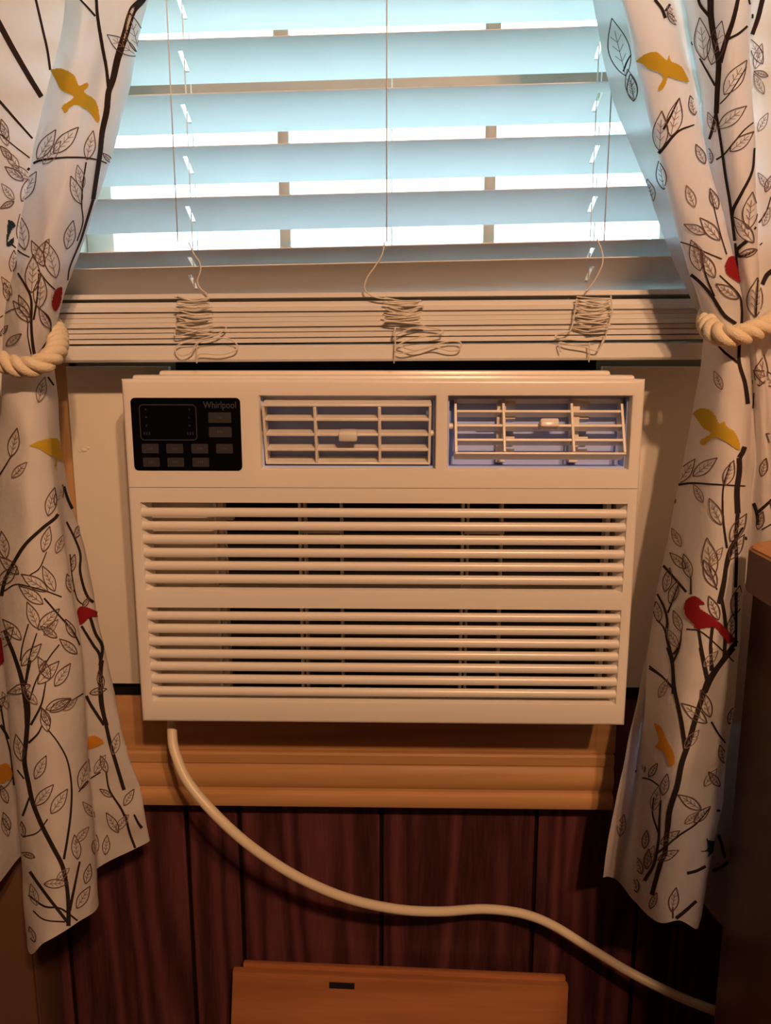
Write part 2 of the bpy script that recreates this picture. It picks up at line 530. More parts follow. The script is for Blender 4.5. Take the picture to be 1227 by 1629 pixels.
# louvres
def louver(zc, hh):
    prof = [(YF + 0.0016, zc + hh * 0.72), (YF + 0.0006, zc + hh * .2), (YF + 0.0008, zc - hh * 0.70), (YF + 0.0022, zc - hh),
            (YF + 0.007, zc - hh * 0.75), (YF + 0.008, zc + hh * 0.6), (YF + 0.005, zc + hh), (YF + 0.003, zc + hh * 0.95)]
    bm = bmesh.new(); add_prism(bm, prof, gx0 - 0.0025, gx1 + 0.0025)
    return finish('louver', bm, M_AC, ac, 50)
up = [806, 828, 849, 871, 892, 913, 934]
lo = [973, 993, 1014, 1034, 1054, 1074, 1094, 1113]
for rows in (up, lo):
    for a, b_ in zip(rows[:-1], rows[1:]):
        za, zb = FZ(a), FZ(b_)
        louver((za + zb) / 2, (za - zb) / 2 * 0.64)
# sloping end pieces of the grille openings
for (za, zb) in ((gu0, gu1), (gl0, gl1)):
    for s, xe in ((1, gx0), (-1, gx1)):
        bm = bmesh.new()
        pr = [(xe, YF + 0.002), (xe + s * 0.006, YF + 0.014), (xe, YF + 0.014)]
        a = [bm.verts.new((x, y, za)) for x, y in pr]; b_ = [bm.verts.new((x, y, zb)) for x, y in pr]
        for k in range(3): bm.faces.new((a[k], a[(k + 1) % 3], b_[(k + 1) % 3], b_[k]))
        bm.faces.new(a); bm.faces.new(b_)
        finish('grille_end', bm, M_AC, ac)
# what shows between the louvres: filter, side backing and ribs
box('air_filter', gx0 - 0.004, gx1 + 0.004, YF + 0.034, YF + 0.037, gl0 - 0.004, gu1 + 0.004, M_DARK, ac)
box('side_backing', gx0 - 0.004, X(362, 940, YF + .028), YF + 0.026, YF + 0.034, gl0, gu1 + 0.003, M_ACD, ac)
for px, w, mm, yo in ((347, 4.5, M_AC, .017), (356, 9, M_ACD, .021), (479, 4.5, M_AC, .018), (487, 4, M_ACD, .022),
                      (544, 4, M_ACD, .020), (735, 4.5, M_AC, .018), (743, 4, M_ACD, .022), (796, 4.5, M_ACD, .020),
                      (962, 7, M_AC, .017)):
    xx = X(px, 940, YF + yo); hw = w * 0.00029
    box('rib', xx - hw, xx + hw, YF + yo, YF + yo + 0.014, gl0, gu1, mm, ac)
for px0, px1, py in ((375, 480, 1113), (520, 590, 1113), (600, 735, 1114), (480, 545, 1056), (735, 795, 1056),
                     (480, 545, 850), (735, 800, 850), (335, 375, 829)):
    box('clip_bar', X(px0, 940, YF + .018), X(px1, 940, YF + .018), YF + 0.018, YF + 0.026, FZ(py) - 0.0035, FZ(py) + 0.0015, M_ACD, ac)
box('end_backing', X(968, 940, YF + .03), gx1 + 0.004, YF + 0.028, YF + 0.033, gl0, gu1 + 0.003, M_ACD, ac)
# cabinet behind, going out through the window
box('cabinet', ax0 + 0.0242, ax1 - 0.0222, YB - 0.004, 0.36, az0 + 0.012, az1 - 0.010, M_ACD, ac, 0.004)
box('top_step', ax0 + 0.004, ax1 - 0.004, YF + 0.018, YB + 0.004, az1 - 0.02, az1 + 0.0035, M_AC, ac, 0.003)
box('top_step', ax0 + 0.0242, ax1 - 0.0222, YF + 0.034, YB + 0.028, az1 - 0.02, az1 + 0.0075, M_AC, ac, 0.003)

box('sill_filler', OX0 + 0.012, ax0 + 0.0238, -0.018, 0.03, 1.195, 1.2318, M_TAUPE, win)
box('sill_filler', ax1 - 0.0218, OX1 - 0.012, -0.018, 0.03, 1.195, 1.2318, M_TAUPE, win)

# control panel
def rounded_rect_bm(x0, x1, z0, z1, r, yf, yb, seg=5, bm=None):
    bm = bm or bmesh.new()
    pts = []
    for cx, cz, a0 in ((x1 - r, z1 - r, 0), (x0 + r, z1 - r, 90), (x0 + r, z0 + r, 180), (x1 - r, z0 + r, 270)):
        for k in range(seg + 1):
            a = math.radians(a0 + 90 * k / seg)
            pts.append((cx + r * math.cos(a), cz + r * math.sin(a)))
    a = [bm.verts.new((x, yf, z)) for x, z in pts]; b = [bm.verts.new((x, yb, z)) for x, z in pts]
    n = len(pts)
    for k in range(n): bm.faces.new((a[k], a[(k + 1) % n], b[(k + 1) % n], b[k]))
    bm.faces.new(a); bm.faces.new(list(reversed(b)))
    return bm, pts
bm, _ = rounded_rect_bm(cx0, cx1, cz0, cz1, 0.004, YF - 0.0008, YF + 0.003)
cp = finish('control_panel', bm, M_PANELBLK, ac, label='black glossy control panel')
YC = YF - 0.0008
def CXp(px): return X(px, 690, YC)
def CZp(py): return Z(py, YC, 300)
def ring(name, px0, px1, py0, py1, r, w, m):
    x0, x1, z0, z1 = CXp(px0), CXp(px1), CZp(py1), CZp(py0)
    bm = bmesh.new()
    _, o1 = rounded_rect_bm(x0, x1, z0, z1, r, 0, 0.001)
    _, o2 = rounded_rect_bm(x0 + w, x1 - w, z0 + w, z1 - w, r - w, 0, 0.001)
    A = [bm.verts.new((x, YC - 0.0003, z)) for x, z in o1]; B = [bm.verts.new((x, YC - 0.0003, z)) for x, z in o2]
    n = len(A)
    for k in range(n): bm.faces.new((A[k], A[(k + 1) % n], B[(k + 1) % n], B[k]))
    return finish(name, bm, m, cp)
ring('display_outline', 223.5, 314, 643.5, 700.5, 0.0035, 0.0006, M_PRINTG)
bm = bmesh.new()
for px, py, w in ((234, 651.5, 2.4), (234, 663.5, 2.4), (234, 677, 2.4), (303, 651.5, 2), (302, 664.5, 1.6), (302.5, 677, 2.4)):
    x_, z_ = CXp(px), CZp(py); q = w * 0.00029
    add_box(bm, x_ - q, x_ + q, YC - 0.0004, YC, z_ - q * 1.2, z_ + q * 1.2)
for px in (230, 234, 238, 299, 303, 307):
    x_, z_ = CXp(px), CZp(689.5); q = 0.0005
    add_box(bm, x_ - q, x_ + q, YC - 0.0004, YC, z_ - 0.0014, z_ + 0.0014)
tag(finish('display_icons', bm, M_PRINTF, cp), kind='stuff')
btn = [(333, 369, 656, 672.5), (333, 369, 679, 695.5)]
for px in (225, 264, 304): btn.append((px, px + 26.5, 706, 721)); btn.append((px + 0.7, px + 27, 728, 742.5))
btn.append((343.5, 370, 706, 721))
for k, (a, b_, c, d) in enumerate(btn):
    bb, _ = rounded_rect_bm(CXp(a), CXp(b_), CZp(d), CZp(c), 0.0008, YC - 0.0010, YC, 2)
    bt = finish('button', bb, M_BTN, cp)
    bm = bmesh.new()
    xm, zm = (CXp(a) + CXp(b_)) / 2, (CZp(c) + CZp(d)) / 2
    for q in (-0.0018, 0.0, 0.0016):
        add_box(bm, xm + q - 0.0005, xm + q + 0.0005, YC - 0.0012, YC - 0.0008, zm - 0.0009, zm + 0.0010 + 0.0004 * (k % 2))
    tag(finish('button_mark', bm, M_BTNP, bt), kind='stuff')

def text_mesh(name, body, x0, x1, zc, y, height, m, parent):
    fc = bpy.data.curves.new(name, 'FONT')
    fc.body = body; fc.size = 1.0; fc.extrude = 0.0
    to = bpy.data.objects.new(name, fc); COL.objects.link(to)
    bpy.context.view_layer.update()
    me = bpy.data.meshes.new_from_object(to.evaluated_get(bpy.context.evaluated_depsgraph_get()))
    bpy.data.objects.remove(to); bpy.data.curves.remove(fc)
    bm = bmesh.new(); bm.from_mesh(me); bpy.data.meshes.remove(me)
    xa = min(v.co.x for v in bm.verts); xb = max(v.co.x for v in bm.verts)
    sx = (x1 - x0) / (xb - xa)
    for v in bm.verts:
        v.co = Vector((x0 + (v.co.x - xa) * sx, y, zc + v.co.y * height / 0.72))
    return finish(name, bm, m, parent)
text_mesh('lettering', 'Whirlpool', CXp(325.5), CXp(377), CZp(649.2), YC - 0.0003, 0.0062, M_PRINTG, cp)

# air vents: daylight blue painted on the ducts, tilting louvre frames in front
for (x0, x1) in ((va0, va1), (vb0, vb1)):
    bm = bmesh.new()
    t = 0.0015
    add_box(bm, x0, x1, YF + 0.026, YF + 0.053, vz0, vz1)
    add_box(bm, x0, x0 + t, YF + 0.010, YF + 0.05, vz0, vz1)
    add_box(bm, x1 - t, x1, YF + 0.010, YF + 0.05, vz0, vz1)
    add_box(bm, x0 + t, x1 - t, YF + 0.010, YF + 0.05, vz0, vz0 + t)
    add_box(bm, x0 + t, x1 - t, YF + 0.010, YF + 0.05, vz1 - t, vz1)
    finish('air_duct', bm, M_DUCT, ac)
def vent(x0, x1, z0, z1, tilt, vx, nbars, tabx, ypiv):
    """louvre frame turning about its horizontal axis; x positions of uprights in vx"""
    zc = (z0 + z1) / 2; hh = (z1 - z0) / 2
    R = Matrix.Translation((0, ypiv, zc)) @ Matrix.Rotation(tilt, 4, 'X')
    dpt = 0.013; t = 0.0022
    bm = bmesh.new()
    add_box(bm, x0, x1, -0.004, dpt, hh - t, hh, 0.0006, 1, 0, R)
    add_box(bm, x0, x1, -0.004, dpt, -hh, -hh + t, 0.0006, 1, 0, R)
    add_box(bm, x0, x0 + t, -0.004, dpt, -hh + t, hh - t, 0, 1, 0, R)
    add_box(bm, x1 - t, x1, -0.004, dpt, -hh + t, hh - t, 0, 1, 0, R)
    fr = finish('vent_frame', bm, M_AC, ac, 40)
    for k in range(nbars):
        q = -hh + (2 * hh) * (k + 1) / (nbars + 1)
        bm = bmesh.new()
        add_box(bm, x0 + t, x1 - t, -0.004, dpt * 0.7, q - 0.0013, q + 0.0013, 0.0006, 1, 0, R)
        finish('vent_bar', bm, M_AC, fr, 40)
    for v in vx:
        bm = bmesh.new()
        add_box(bm, v - 0.0013, v + 0.0013, -0.0048, dpt * 0.5, -hh + t, hh - t, 0.0006, 1, 0, R)
        finish('vent_upright', bm, M_AC, fr, 40)
    bm = bmesh.new()
    add_box(bm, tabx - 0.0085, tabx + 0.0085, -0.012, 0.002, -0.004, 0.0045, 0.002, 2, 0, R)
    finish('vent_tab', bm, M_AC, fr, 40)
    for s, xe in ((-1, x0), (1, x1)):
        bm = bmesh.new()
        add_tube(bm, [(xe - s * 0.001, ypiv + 0.006, zc), (xe + s * 0.0045, ypiv + 0.006, zc)], 0.003, 10)
        finish('vent_pivot', bm, M_AC, fr, 40)
yv = YF + 0.006
vent(FX(419, 690), FX(686, 690), FZ(741), FZ(640), math.radians(14), [FX(502, 690), FX(604, 690)], 3, FX(554, 690), yv)
vent(FX(724, 690), FX(996, 690), FZ(728), FZ(631), math.radians(-24), [FX(803, 690), FX(913, 690)], 3, FX(874, 690), yv + 0.003)
for px in (803, 918):     # ridged deflector vanes deep in the right vent
    bm = bmesh.new()
    xx = X(px, 690, YF + .03)
    add_box(bm, xx - 0.009, xx - 0.001, YF + 0.018, YF + 0.026, vz0 + 0.004, vz1 - 0.002)
    for k in range(5):
        zc = vz0 + 0.010 + k * 0.0115
        add_box(bm, xx - 0.001, xx + 0.008, YF + 0.020, YF + 0.026, zc, zc + 0.0065, 0, 1, 0)
    finish('deflector_vane', bm, M_AC, ac)
bm = bmesh.new()
add_tube(bm, [P(760, 681, YF + .022), P(925, 679, YF + .022)], 0.0016, 8)
finish('linkage_rod', bm, M_ACD, ac, 40)

# power cord
cpts = [(275, 1140, -.075), (274, 1168, -.082), (279, 1198, -.090), (300, 1245, -.104), (345, 1298, -.114), (400, 1347, -.114),
        (470, 1393, -.104), (550, 1428, -.090), (630, 1446, -.074), (700, 1450, -.060), (770, 1446, -.042), (830, 1453, -.038),
        (880, 1472, -.038), (940, 1509, -.045), (1005, 1548, -.055), (1080, 1585, -.075), (1150, 1612, -.10), (1230, 1640, -.12)]
bm = bmesh.new()
add_tube(bm, catmull([P(a, b_, c) for a, b_, c in cpts], 6), 0.0052, 10)
finish('power_cord', bm, M_CORD, ac, True, label='ivory power cord drooping to the right')

# ------------------------------------------------------------------ side panels and strips painted as shaded gaps
YP = -0.032
zpb = Z(1091, YP)
ptop = 1.2235
for lab, xa, xb in (('cream filler panel left of the air conditioner with a chipped spot', X(107, 620, YP), ax0 + 0.021),
                    ('cream filler panel right of the air conditioner, mostly in shadow', ax1 - 0.019, OX1 + 0.03)):
    p = box('filler_panel', xa, xb, YP, YP + 0.009, zpb, ptop, M_PANEL, None, 0.001)
    tag(p, lab, 'panel', 'filler panels beside the air conditioner')
    if 'left' in lab:
        bm = bmesh.new()
        for (a, b_, r) in ((134, 716, .0028), (140, 713, .002), (128, 718, .0016)):
            c = P(a, b_, YP)
            bmesh.ops.create_icosphere(bm, subdivisions=2, radius=r,
                                       matrix=Matrix.Translation(c) @ Matrix.Diagonal((1.3, 0.35, 0.8, 1)))
        tag(finish('paint_chip', bm, M_SASH, p, True), kind='stuff')
f = box('gap_shade_strip', OX0 - 0.01, OX1 + 0.01, -0.0215, -0.0005, zb_t, zpb + 0.002, M_GAPSHADE, None, 0.001)  # black strip painted in for the shade of the gap below the panels
tag(f, 'black strip painted as the shaded gap under the cream panels', 'dark strip')
f = box('gap_shade_top', ax0 + 0.024, ax1 - 0.022, -0.0175, 0.045, az1 - 0.009, 1.2315, M_GAPSHADE, None, 0.002)  # black strip painted in for the dark gap over the unit, stops light leaks
tag(f, 'black strip painted as the shaded gap between the air conditioner top and the blind', 'dark strip')

# ------------------------------------------------------------------ window blind
YBF = -0.086          # front edges of the slats
SW = 0.052            # slat width
bx0, bx1 = -0.365, 0.365
zrail0 = Z(576, YBF)
blind = thing('window_blind', (0, YBF + SW / 2, zrail0), 'white slatted blind half raised, its lower slats stacked above the air conditioner', 'blind')
hl = X(296, 215, YBF + .02); hr = X(950, 200, YBF + .02); hc = X(616, 300, YBF + .02)
def slat_mesh(bm, zl, zr, alpha, holes=True, yf=YBF, x0=bx0, x1=bx1, th=0.0018, w=SW, ef=0.55):
    """zl/zr = height of the front edge at x=-0.3 / 0.3; alpha tilt (front edge up)"""
    xs = [x0]
    if holes:
        for h_ in (hl, hr): xs += [h_ - 0.0019, h_ + 0.0019]
    xs.append(x1)
    us = [0.0, 0.06, 0.26, 0.74, 0.94, 1.0]
    sl = (zr - zl) / 0.6
    ca, sa = math.cos(alpha), math.sin(alpha)
    def pt(x, u, top):
        cr = 0.0016 * (1 - (2 * u - 1) ** 2)
        ht = cr + (th / 2 if top else -th / 2) * (ef if u in (0.0, 1.0) else 1.0)
        y = yf + u * w * ca + ht * sa
        z = zl + (x + 0.3) * sl - u * w * sa + ht * ca
        return (x, y, z)
    V = {}
    def v(i, j, t):
        if (i, j, t) not in V: V[(i, j, t)] = bm.verts.new(pt(xs[i], us[j], t))
        return V[(i, j, t)]
    nx, nu = len(xs) - 1, len(us) - 1
    solid = lambda i, j: 0 <= i < nx and 0 <= j < nu and not (holes and i in (1, 3) and j == 2)
    for i in range(nx):
        for j in range(nu):
            if not solid(i, j): continue
            bm.faces.new((v(i, j, 1), v(i + 1, j, 1), v(i + 1, j + 1, 1), v(i, j + 1, 1)))
            bm.faces.new((v(i, j, 0), v(i, j + 1, 0), v(i + 1, j + 1, 0), v(i + 1, j, 0)))
            if not solid(i - 1, j): bm.faces.new((v(i, j, 0), v(i, j, 1), v(i, j + 1, 1), v(i, j + 1, 0)))
            if not solid(i + 1, j): bm.faces.new((v(i + 1, j, 0), v(i + 1, j + 1, 0), v(i + 1, j + 1, 1), v(i + 1, j, 1)))
            if not solid(i, j - 1): bm.faces.new((v(i, j, 0), v(i + 1, j, 0), v(i + 1, j, 1), v(i, j, 1)))
            if not solid(i, j + 1): bm.faces.new((v(i, j + 1, 0), v(i, j + 1, 1), v(i + 1, j + 1, 1), v(i + 1, j + 1, 0)))
def zline(xa, ya, xb, yb):
    """height at x=-0.3 and 0.3 of the front-edge line through two pixels"""
    a, b_ = P(xa, ya, YBF), P(xb, yb, YBF)
    s = (b_.z - a.z) / (b_.x - a.x)
    return a.z + (-0.3 - a.x) * s, a.z + (0.3 - a.x) * s
def tilt_for(zf, py):
    """tilt that puts the rear slat edge at image row py (at mid width)"""
    best = (1e9, 0)
    for k in range(0, 600):
        a = math.radians(k * 0.1)
        p = Vector((0.0, YBF + SW * math.cos(a), zf - SW * math.sin(a)))
        q = CRI @ (p - CAM)
        r = H_ / 2 - FPX * q.y / -q.z
        best = min(best, (abs(r - py), math.degrees(a)))
    return best[1]
lines = [((230, 64, 945, 42), 124), ((205, 152, 975, 130), 204), ((187, 236, 1000, 214), 285), ((185, 317, 1033, 296), 361),
         ((137, 402, 1070, 380), 434)]
open_slats = []
for L, al in lines:
    zl, zr = zline(*L)
    open_slats.append((zl, zr, tilt_for((zl + zr) / 2, al)))
pitch = open_slats[0][0] - open_slats[1][0]
zl, zr, al = open_slats[0]
for k in range(1, 6):
    open_slats.insert(0, (zl + pitch * k, zr + pitch * k, al))
for zl, zr, al in open_slats:
    bm = bmesh.new(); slat_mesh(bm, zl, zr, math.radians(al))
    finish('slat', bm, M_SLAT, blind, 35)
# slat lying tilted on the stack, then the stacked slats
zl, zr = zline(130, 428, 1085, 407)
bm = bmesh.new(); slat_mesh(bm, zl, zr, math.radians(27)); finish('slat', bm, M_SLAT, blind, 35)
st = []
rq = random.Random(5)
for k, (ya, yb_) in enumerate(((473, 464), (486, 479), (494, 487), (503, 494), (511, 502), (519, 510), (527, 518), (536, 527), (544, 536))):
    st.append(((110, ya, 1105, yb_), (3.0, 1.0, 0.3)[k] if k < 3 else 0.0, (0, .001, -.0015, .0008, 0, -.0012, .0012, 0, .0018)[k]))
for L, al, dy in st:
    zl, zr = zline(*L)
    bm = bmesh.new(); slat_mesh(bm, zl, zr, math.radians(al), False, YBF + dy, th=0.0046, ef=0.86); finish('slat', bm, M_SLAT, blind, 35)
za, zb = zline(110, 551, 1105, 544)
zc_, zd = zline(110, 577, 1105, 571)
bm = bmesh.new()
prof = lambda zt, zbm: [(YBF - 0.001, zbm + .002), (YBF + .001, zbm), (YBF + SW - .001, zbm), (YBF + SW, zbm + .002), (YBF + SW, zt - .003), (YBF + SW - .003, zt),
                        (YBF + .002, zt), (YBF - .001, zt - .002)]
A = [bm.verts.new((-0.365, y, z - 0.000)) for y, z in prof(za, zc_)]; B = [bm.verts.new((0.365, y, z)) for y, z in prof(zb, zd)]
for k in range(8): bm.faces.new((A[k], A[(k + 1) % 8], B[(k + 1) % 8], B[k]))
bm.faces.new(A); bm.faces.new(B)
finish('blind_bottom_rail', bm, M_SLAT, blind, 35)
# ladder strings
ztop = open_slats[0][0] + 0.02
zst = Z(468, YBF)
for hx, nm in ((hl - 0.006, 'l'), (hc, 'c'), (hr + 0.006, 'r')):
    bm = bmesh.new()
    add_tube(bm, [(hx, YBF - 0.0015, ztop), (hx, YBF - 0.0016, Z(385, YBF))], 0.0006, 6)
    finish('ladder_string', bm, M_CORDW, blind, True)
    if nm != 'c':
        bm = bmesh.new()
        q = hl if nm == 'l' else hr
        add_tube(bm, [(q, YBF + 0.026, ztop), (q, YBF + 0.026, Z(455, YBF))], 0.0006, 6)
        finish('lift_string', bm, M_CORDW, blind, True)
    bm = bmesh.new()
    xb = hx + 0.004
    add_tube(bm, [(xb, YBF + SW + 0.001, ztop), (xb, YBF + SW + 0.001, zst)], 0.0006, 6)
    finish('ladder_string', bm, M_CORDW, blind, True)
# slack string hanging in loops in front of the stack
YL = YBF - 0.004
def loops(pts, r=0.00065):
    bm = bmesh.new()
    add_tube(bm, catmull([P(a, b_, YL - c) for a, b_, c in pts], 6), r, 6)
    finish('slack_string', bm, M_CORDW, blind, True)
rs = random.Random(3)
def tangle(xl, xr, y0, y1, n, skew=0):
    pts = []
    for k in range(n):
        y = y0 + (y1 - y0) * k / n
        d = skew * k / n
        pts += [(xl + d + rs.uniform(-3, 3), y + rs.uniform(-2, 2), rs.uniform(0, .004)),
                ((xl + xr) / 2 + d + rs.uniform(-6, 6), y + rs.uniform(2, 9), rs.uniform(0, .005)),
                (xr + d + rs.uniform(-4, 4), y + rs.uniform(3, 7), rs.uniform(0, .004)),
                ((xl + xr) / 2 + d + rs.uniform(-6, 6), y + rs.uniform(5, 13), rs.uniform(0, .005))]
    return pts
loops([(300, 385, 0), (309, 405, .001), (318, 418, .002), (319, 432, .002), (314, 446, .001), (318, 458, 0), (330, 468, 0)])
loops(tangle(279, 337, 472, 535, 6))
loops(tangle(283, 332, 470, 528, 5))
loops([(281, 520, .001), (279, 534, .002), (300, 530, .003), (340, 520, .004), (360, 521, .003), (345, 532, .004), (310, 542, .004), (285, 548, .003),
       (279, 558, .003), (290, 566, .004), (305, 560, .004), (312, 548, .005), (330, 540, .005), (360, 538, .004), (377, 548, .004), (374, 558, .004),
       (350, 564, .004), (318, 563, .004), (313, 578, .001)])
loops([(314, 545, .004), (313, 560, .003), (313, 578, .0)])
loops([(612, 385, 0), (608, 405, .001), (596, 425, .003), (584, 442, .004), (580, 458, .004), (587, 468, .003), (602, 474, .002), (625, 476, .002)])
loops(tangle(611, 673, 474, 520, 5))
loops(tangle(616, 668, 478, 515, 4))
loops([(630, 520, .002), (626, 534, .003), (640, 528, .003), (668, 520, .004), (700, 524, .003), (702, 531, .003), (670, 536, .004), (640, 545, .004), (628, 556, .003),
       (640, 562, .004), (670, 556, .005), (690, 549, .005), (715, 543, .004), (733, 545, .004), (731, 556, .004), (715, 558, .004), (690, 552, .005), (660, 557, .005),
       (632, 552, .003), (627, 576, .001)])
loops([(628, 520, .003), (629, 548, .003), (627, 578, .0)])
loops([(950, 380, 0), (958, 400, .003), (959, 418, .005), (952, 436, .004), (942, 452, .002), (932, 464, .001)])
loops(tangle(918, 975, 472, 530, 6, -6))
loops(tangle(922, 968, 476, 525, 4, -6))
loops([(918, 475, .002), (914, 500, .003), (908, 525, .002), (890, 531, .003), (884, 536, .004), (905, 540, .004), (940, 541, .004), (960, 535, .003), (958, 545, .004),
       (950, 558, .003), (930, 552, .004), (905, 548, .004), (890, 545, .003), (892, 560, .002)])
loops([(972, 470, .002), (974, 495, .003), (968, 520, .003), (962, 540, .003), (950, 560, .002)])
loops([(938, 545, .004), (938, 560, .003), (937, 576, 0)])

# ------------------------------------------------------------------ curtains
def surf(rows, nu=10, nv=10):
    """rows: list of lists of (px,py,Y); smooth surface through them -> grid of points"""
    g = [catmull([P(*c) for c in r], nu) for r in rows]
    cols = list(zip(*g))
    cols = [catmull(c, nv) for c in cols]
    return [list(r) for r in zip(*cols)]     # [row][col]

L = []   # left curtain, columns from the outer side to the inner edge
def lrow(py, xs, ys, dy=None):
    L.append([(a, py + (dy[k] if dy else 0), b_) for k, (a, b_) in enumerate(zip(xs, ys))])
lrow(-420, [-330, -200, -40, 60, 120, 175, 230, 290, 345, 330], [-.105, -.150, -.100, -.140, -.165, -.150, -.145, -.155, -.130, -.112])
lrow(-200, [-300, -180, 60, 95, 130, 170, 215, 255, 292, 280], [-.105, -.150, -.102, -.140, -.165, -.155, -.148, -.155, -.130, -.112])
lrow(0,    [-250, -140, 135, 104, 128, 158, 190, 215, 237, 228], [-.105, -.150, -.104, -.138, -.165, -.160, -.150, -.150, -.130, -.112])
lrow(150,  [-215, -115, 105, 72, 100, 128, 155, 180, 204, 196], [-.105, -.148, -.104, -.138, -.165, -.165, -.152, -.150, -.130, -.112])
lrow(300,  [-185, -100, 75, 43, 70, 95, 118, 138, 160, 150], [-.108, -.145, -.106, -.140, -.168, -.172, -.165, -.150, -.130, -.114])
lrow(420,  [-150, -85, 48, 24, 46, 68, 90, 106, 120, 110], [-.110, -.142, -.108, -.142, -.170, -.176, -.165, -.150, -.130, -.116])
lrow(500,  [-125, -75, 25, 6, 30, 52, 72, 86, 96, 88], [-.112, -.140, -.112, -.146, -.168, -.172, -.162, -.148, -.130, -.118])
lrow(570,  [-110, -65, 5, 2, 24, 46, 66, 80, 88, 78], [-.112, -.136, -.114, -.146, -.160, -.162, -.154, -.144, -.128, -.116], [-15, -5, 0, 0, 6, 8, 4, 0, -8, -12])
lrow(640,  [-115, -62, 8, 4, 25, 48, 70, 84, 91, 85], [-.110, -.140, -.118, -.150, -.172, -.172, -.160, -.142, -.122, -.110])
lrow(740,  [-125, -62, 8, -6, 28, 58, 82, 92, 101, 96], [-.106, -.145, -.112, -.155, -.182, -.180, -.166, -.140, -.116, -.102])
lrow(880,  [-135, -60, 12, -6, 35, 75, 104, 106, 134, 130], [-.100, -.148, -.106, -.160, -.190, -.186, -.166, -.132, -.108, -.094])
lrow(1020, [-140, -56, 16, 2, 45, 90, 127, 124, 162, 158], [-.094, -.148, -.100, -.165, -.195, -.190, -.164, -.124, -.098, -.086])
lrow(1180, [-145, -50, 24, 18, 56, 100, 136, 130, 194, 190], [-.086, -.146, -.094, -.170, -.198, -.192, -.162, -.112, -.088, -.076])
lrow(1320, [-150, -44, 36, 32, 66, 112, 149, 140, 220, 216], [-.078, -.142, -.086, -.172, -.200, -.192, -.158, -.100, -.078, -.066],
     [-40, 10, -30, 20, 30, 20, 0, -50, -60, -62])
lrow(1400, [-155, -40, 42, 44, 74, 120, 157, 148, 233, 229], [-.072, -.138, -.080, -.172, -.200, -.190, -.155, -.094, -.070, -.058],
     [-50, 30, -40, 108, 95, 70, 40, -12, -58, -64])

Rr = []   # right curtain, columns from the inner flap to the outer side
def rrow(py, xs, ys, dy=None):
    Rr.append([(a, py + (dy[k] if dy else 0), b_) for k, (a, b_) in enumerate(zip(xs, ys))])
rrow(-420, [830, 906, 890, 925, 960, 1000, 1040, 1150, 1250, 1330, 1430], [-.098, -.108, -.150, -.160, -.150, -.108, -.135, -.155, -.150, -.110, -.14])
rrow(-200, [890, 951, 935, 970, 1005, 1050, 1075, 1160, 1215, 1280, 1400], [-.098, -.108, -.150, -.160, -.150, -.108, -.135, -.158, -.155, -.110, -.14])
rrow(0,    [942, 1004, 988, 1022, 1060, 1085, 1112, 1160, 1192, 1215, 1380], [-.098, -.108, -.150, -.160, -.150, -.108, -.135, -.160, -.155, -.108, -.14])
rrow(150,  [974, 1040, 1024, 1058, 1096, 1112, 1125, 1165, 1196, 1210, 1370], [-.098, -.108, -.150, -.162, -.152, -.108, -.136, -.162, -.156, -.108, -.14])
rrow(300,  [1030, 1076, 1060, 1098, 1138, 1130, 1142, 1175, 1201, 1208, 1360], [-.100, -.110, -.150, -.165, -.154, -.112, -.138, -.165, -.158, -.110, -.14])
rrow(400,  [1066, 1102, 1086, 1124, 1164, 1150, 1160, 1184, 1206, 1208, 1345], [-.104, -.114, -.150, -.168, -.156, -.116, -.140, -.166, -.158, -.112, -.14])
rrow(470,  [1096, 1125, 1109, 1145, 1181, 1168, 1174, 1192, 1208, 1210, 1330], [-.108, -.118, -.150, -.166, -.156, -.120, -.142, -.165, -.158, -.116, -.138])
rrow(525,  [1124, 1122, 1124, 1150, 1180, 1182, 1186, 1196, 1206, 1212, 1315], [-.110, -.118, -.136, -.158, -.156, -.132, -.146, -.158, -.154, -.122, -.136])
rrow(590,  [1122, 1116, 1116, 1150, 1186, 1196, 1200, 1206, 1214, 1222, 1310], [-.104, -.110, -.124, -.164, -.166, -.140, -.146, -.156, -.152, -.124, -.136])
rrow(700,  [1104, 1098, 1097, 1140, 1180, 1197, 1202, 1214, 1226, 1236, 1310], [-.100, -.106, -.120, -.170, -.176, -.150, -.140, -.150, -.146, -.118, -.130])
rrow(850,  [1074, 1068, 1067, 1120, 1165, 1190, 1188, 1212, 1230, 1240, 1310], [-.098, -.104, -.118, -.174, -.184, -.158, -.118, -.128, -.126, -.104, -.118])
rrow(1000, [1040, 1038, 1040, 1095, 1145, 1178, 1170, 1200, 1224, 1240, 1310], [-.096, -.092, -.118, -.176, -.188, -.160, -.100, -.104, -.104, -.090, -.104])
rrow(1150, [1006, 1022, 1030, 1080, 1130, 1165, 1152, 1184, 1214, 1240, 1310], [-.098, -.076, -.134, -.186, -.190, -.160, -.088, -.084, -.084, -.076, -.090])
rrow(1290, [977, 1003, 1022, 1064, 1110, 1146, 1132, 1168, 1204, 1240, 1310], [-.096, -.062, -.128, -.180, -.188, -.158, -.078, -.066, -.066, -.064, -.076])
rrow(1400, [959, 984, 1010, 1044, 1082, 1112, 1108, 1150, 1194, 1236, 1310], [-.092, -.056, -.122, -.172, -.184, -.156, -.068, -.052, -.052, -.052, -.064],
     [-6, 2, 35, 66, 66, 76, 25, 70, 66, 60, 60])

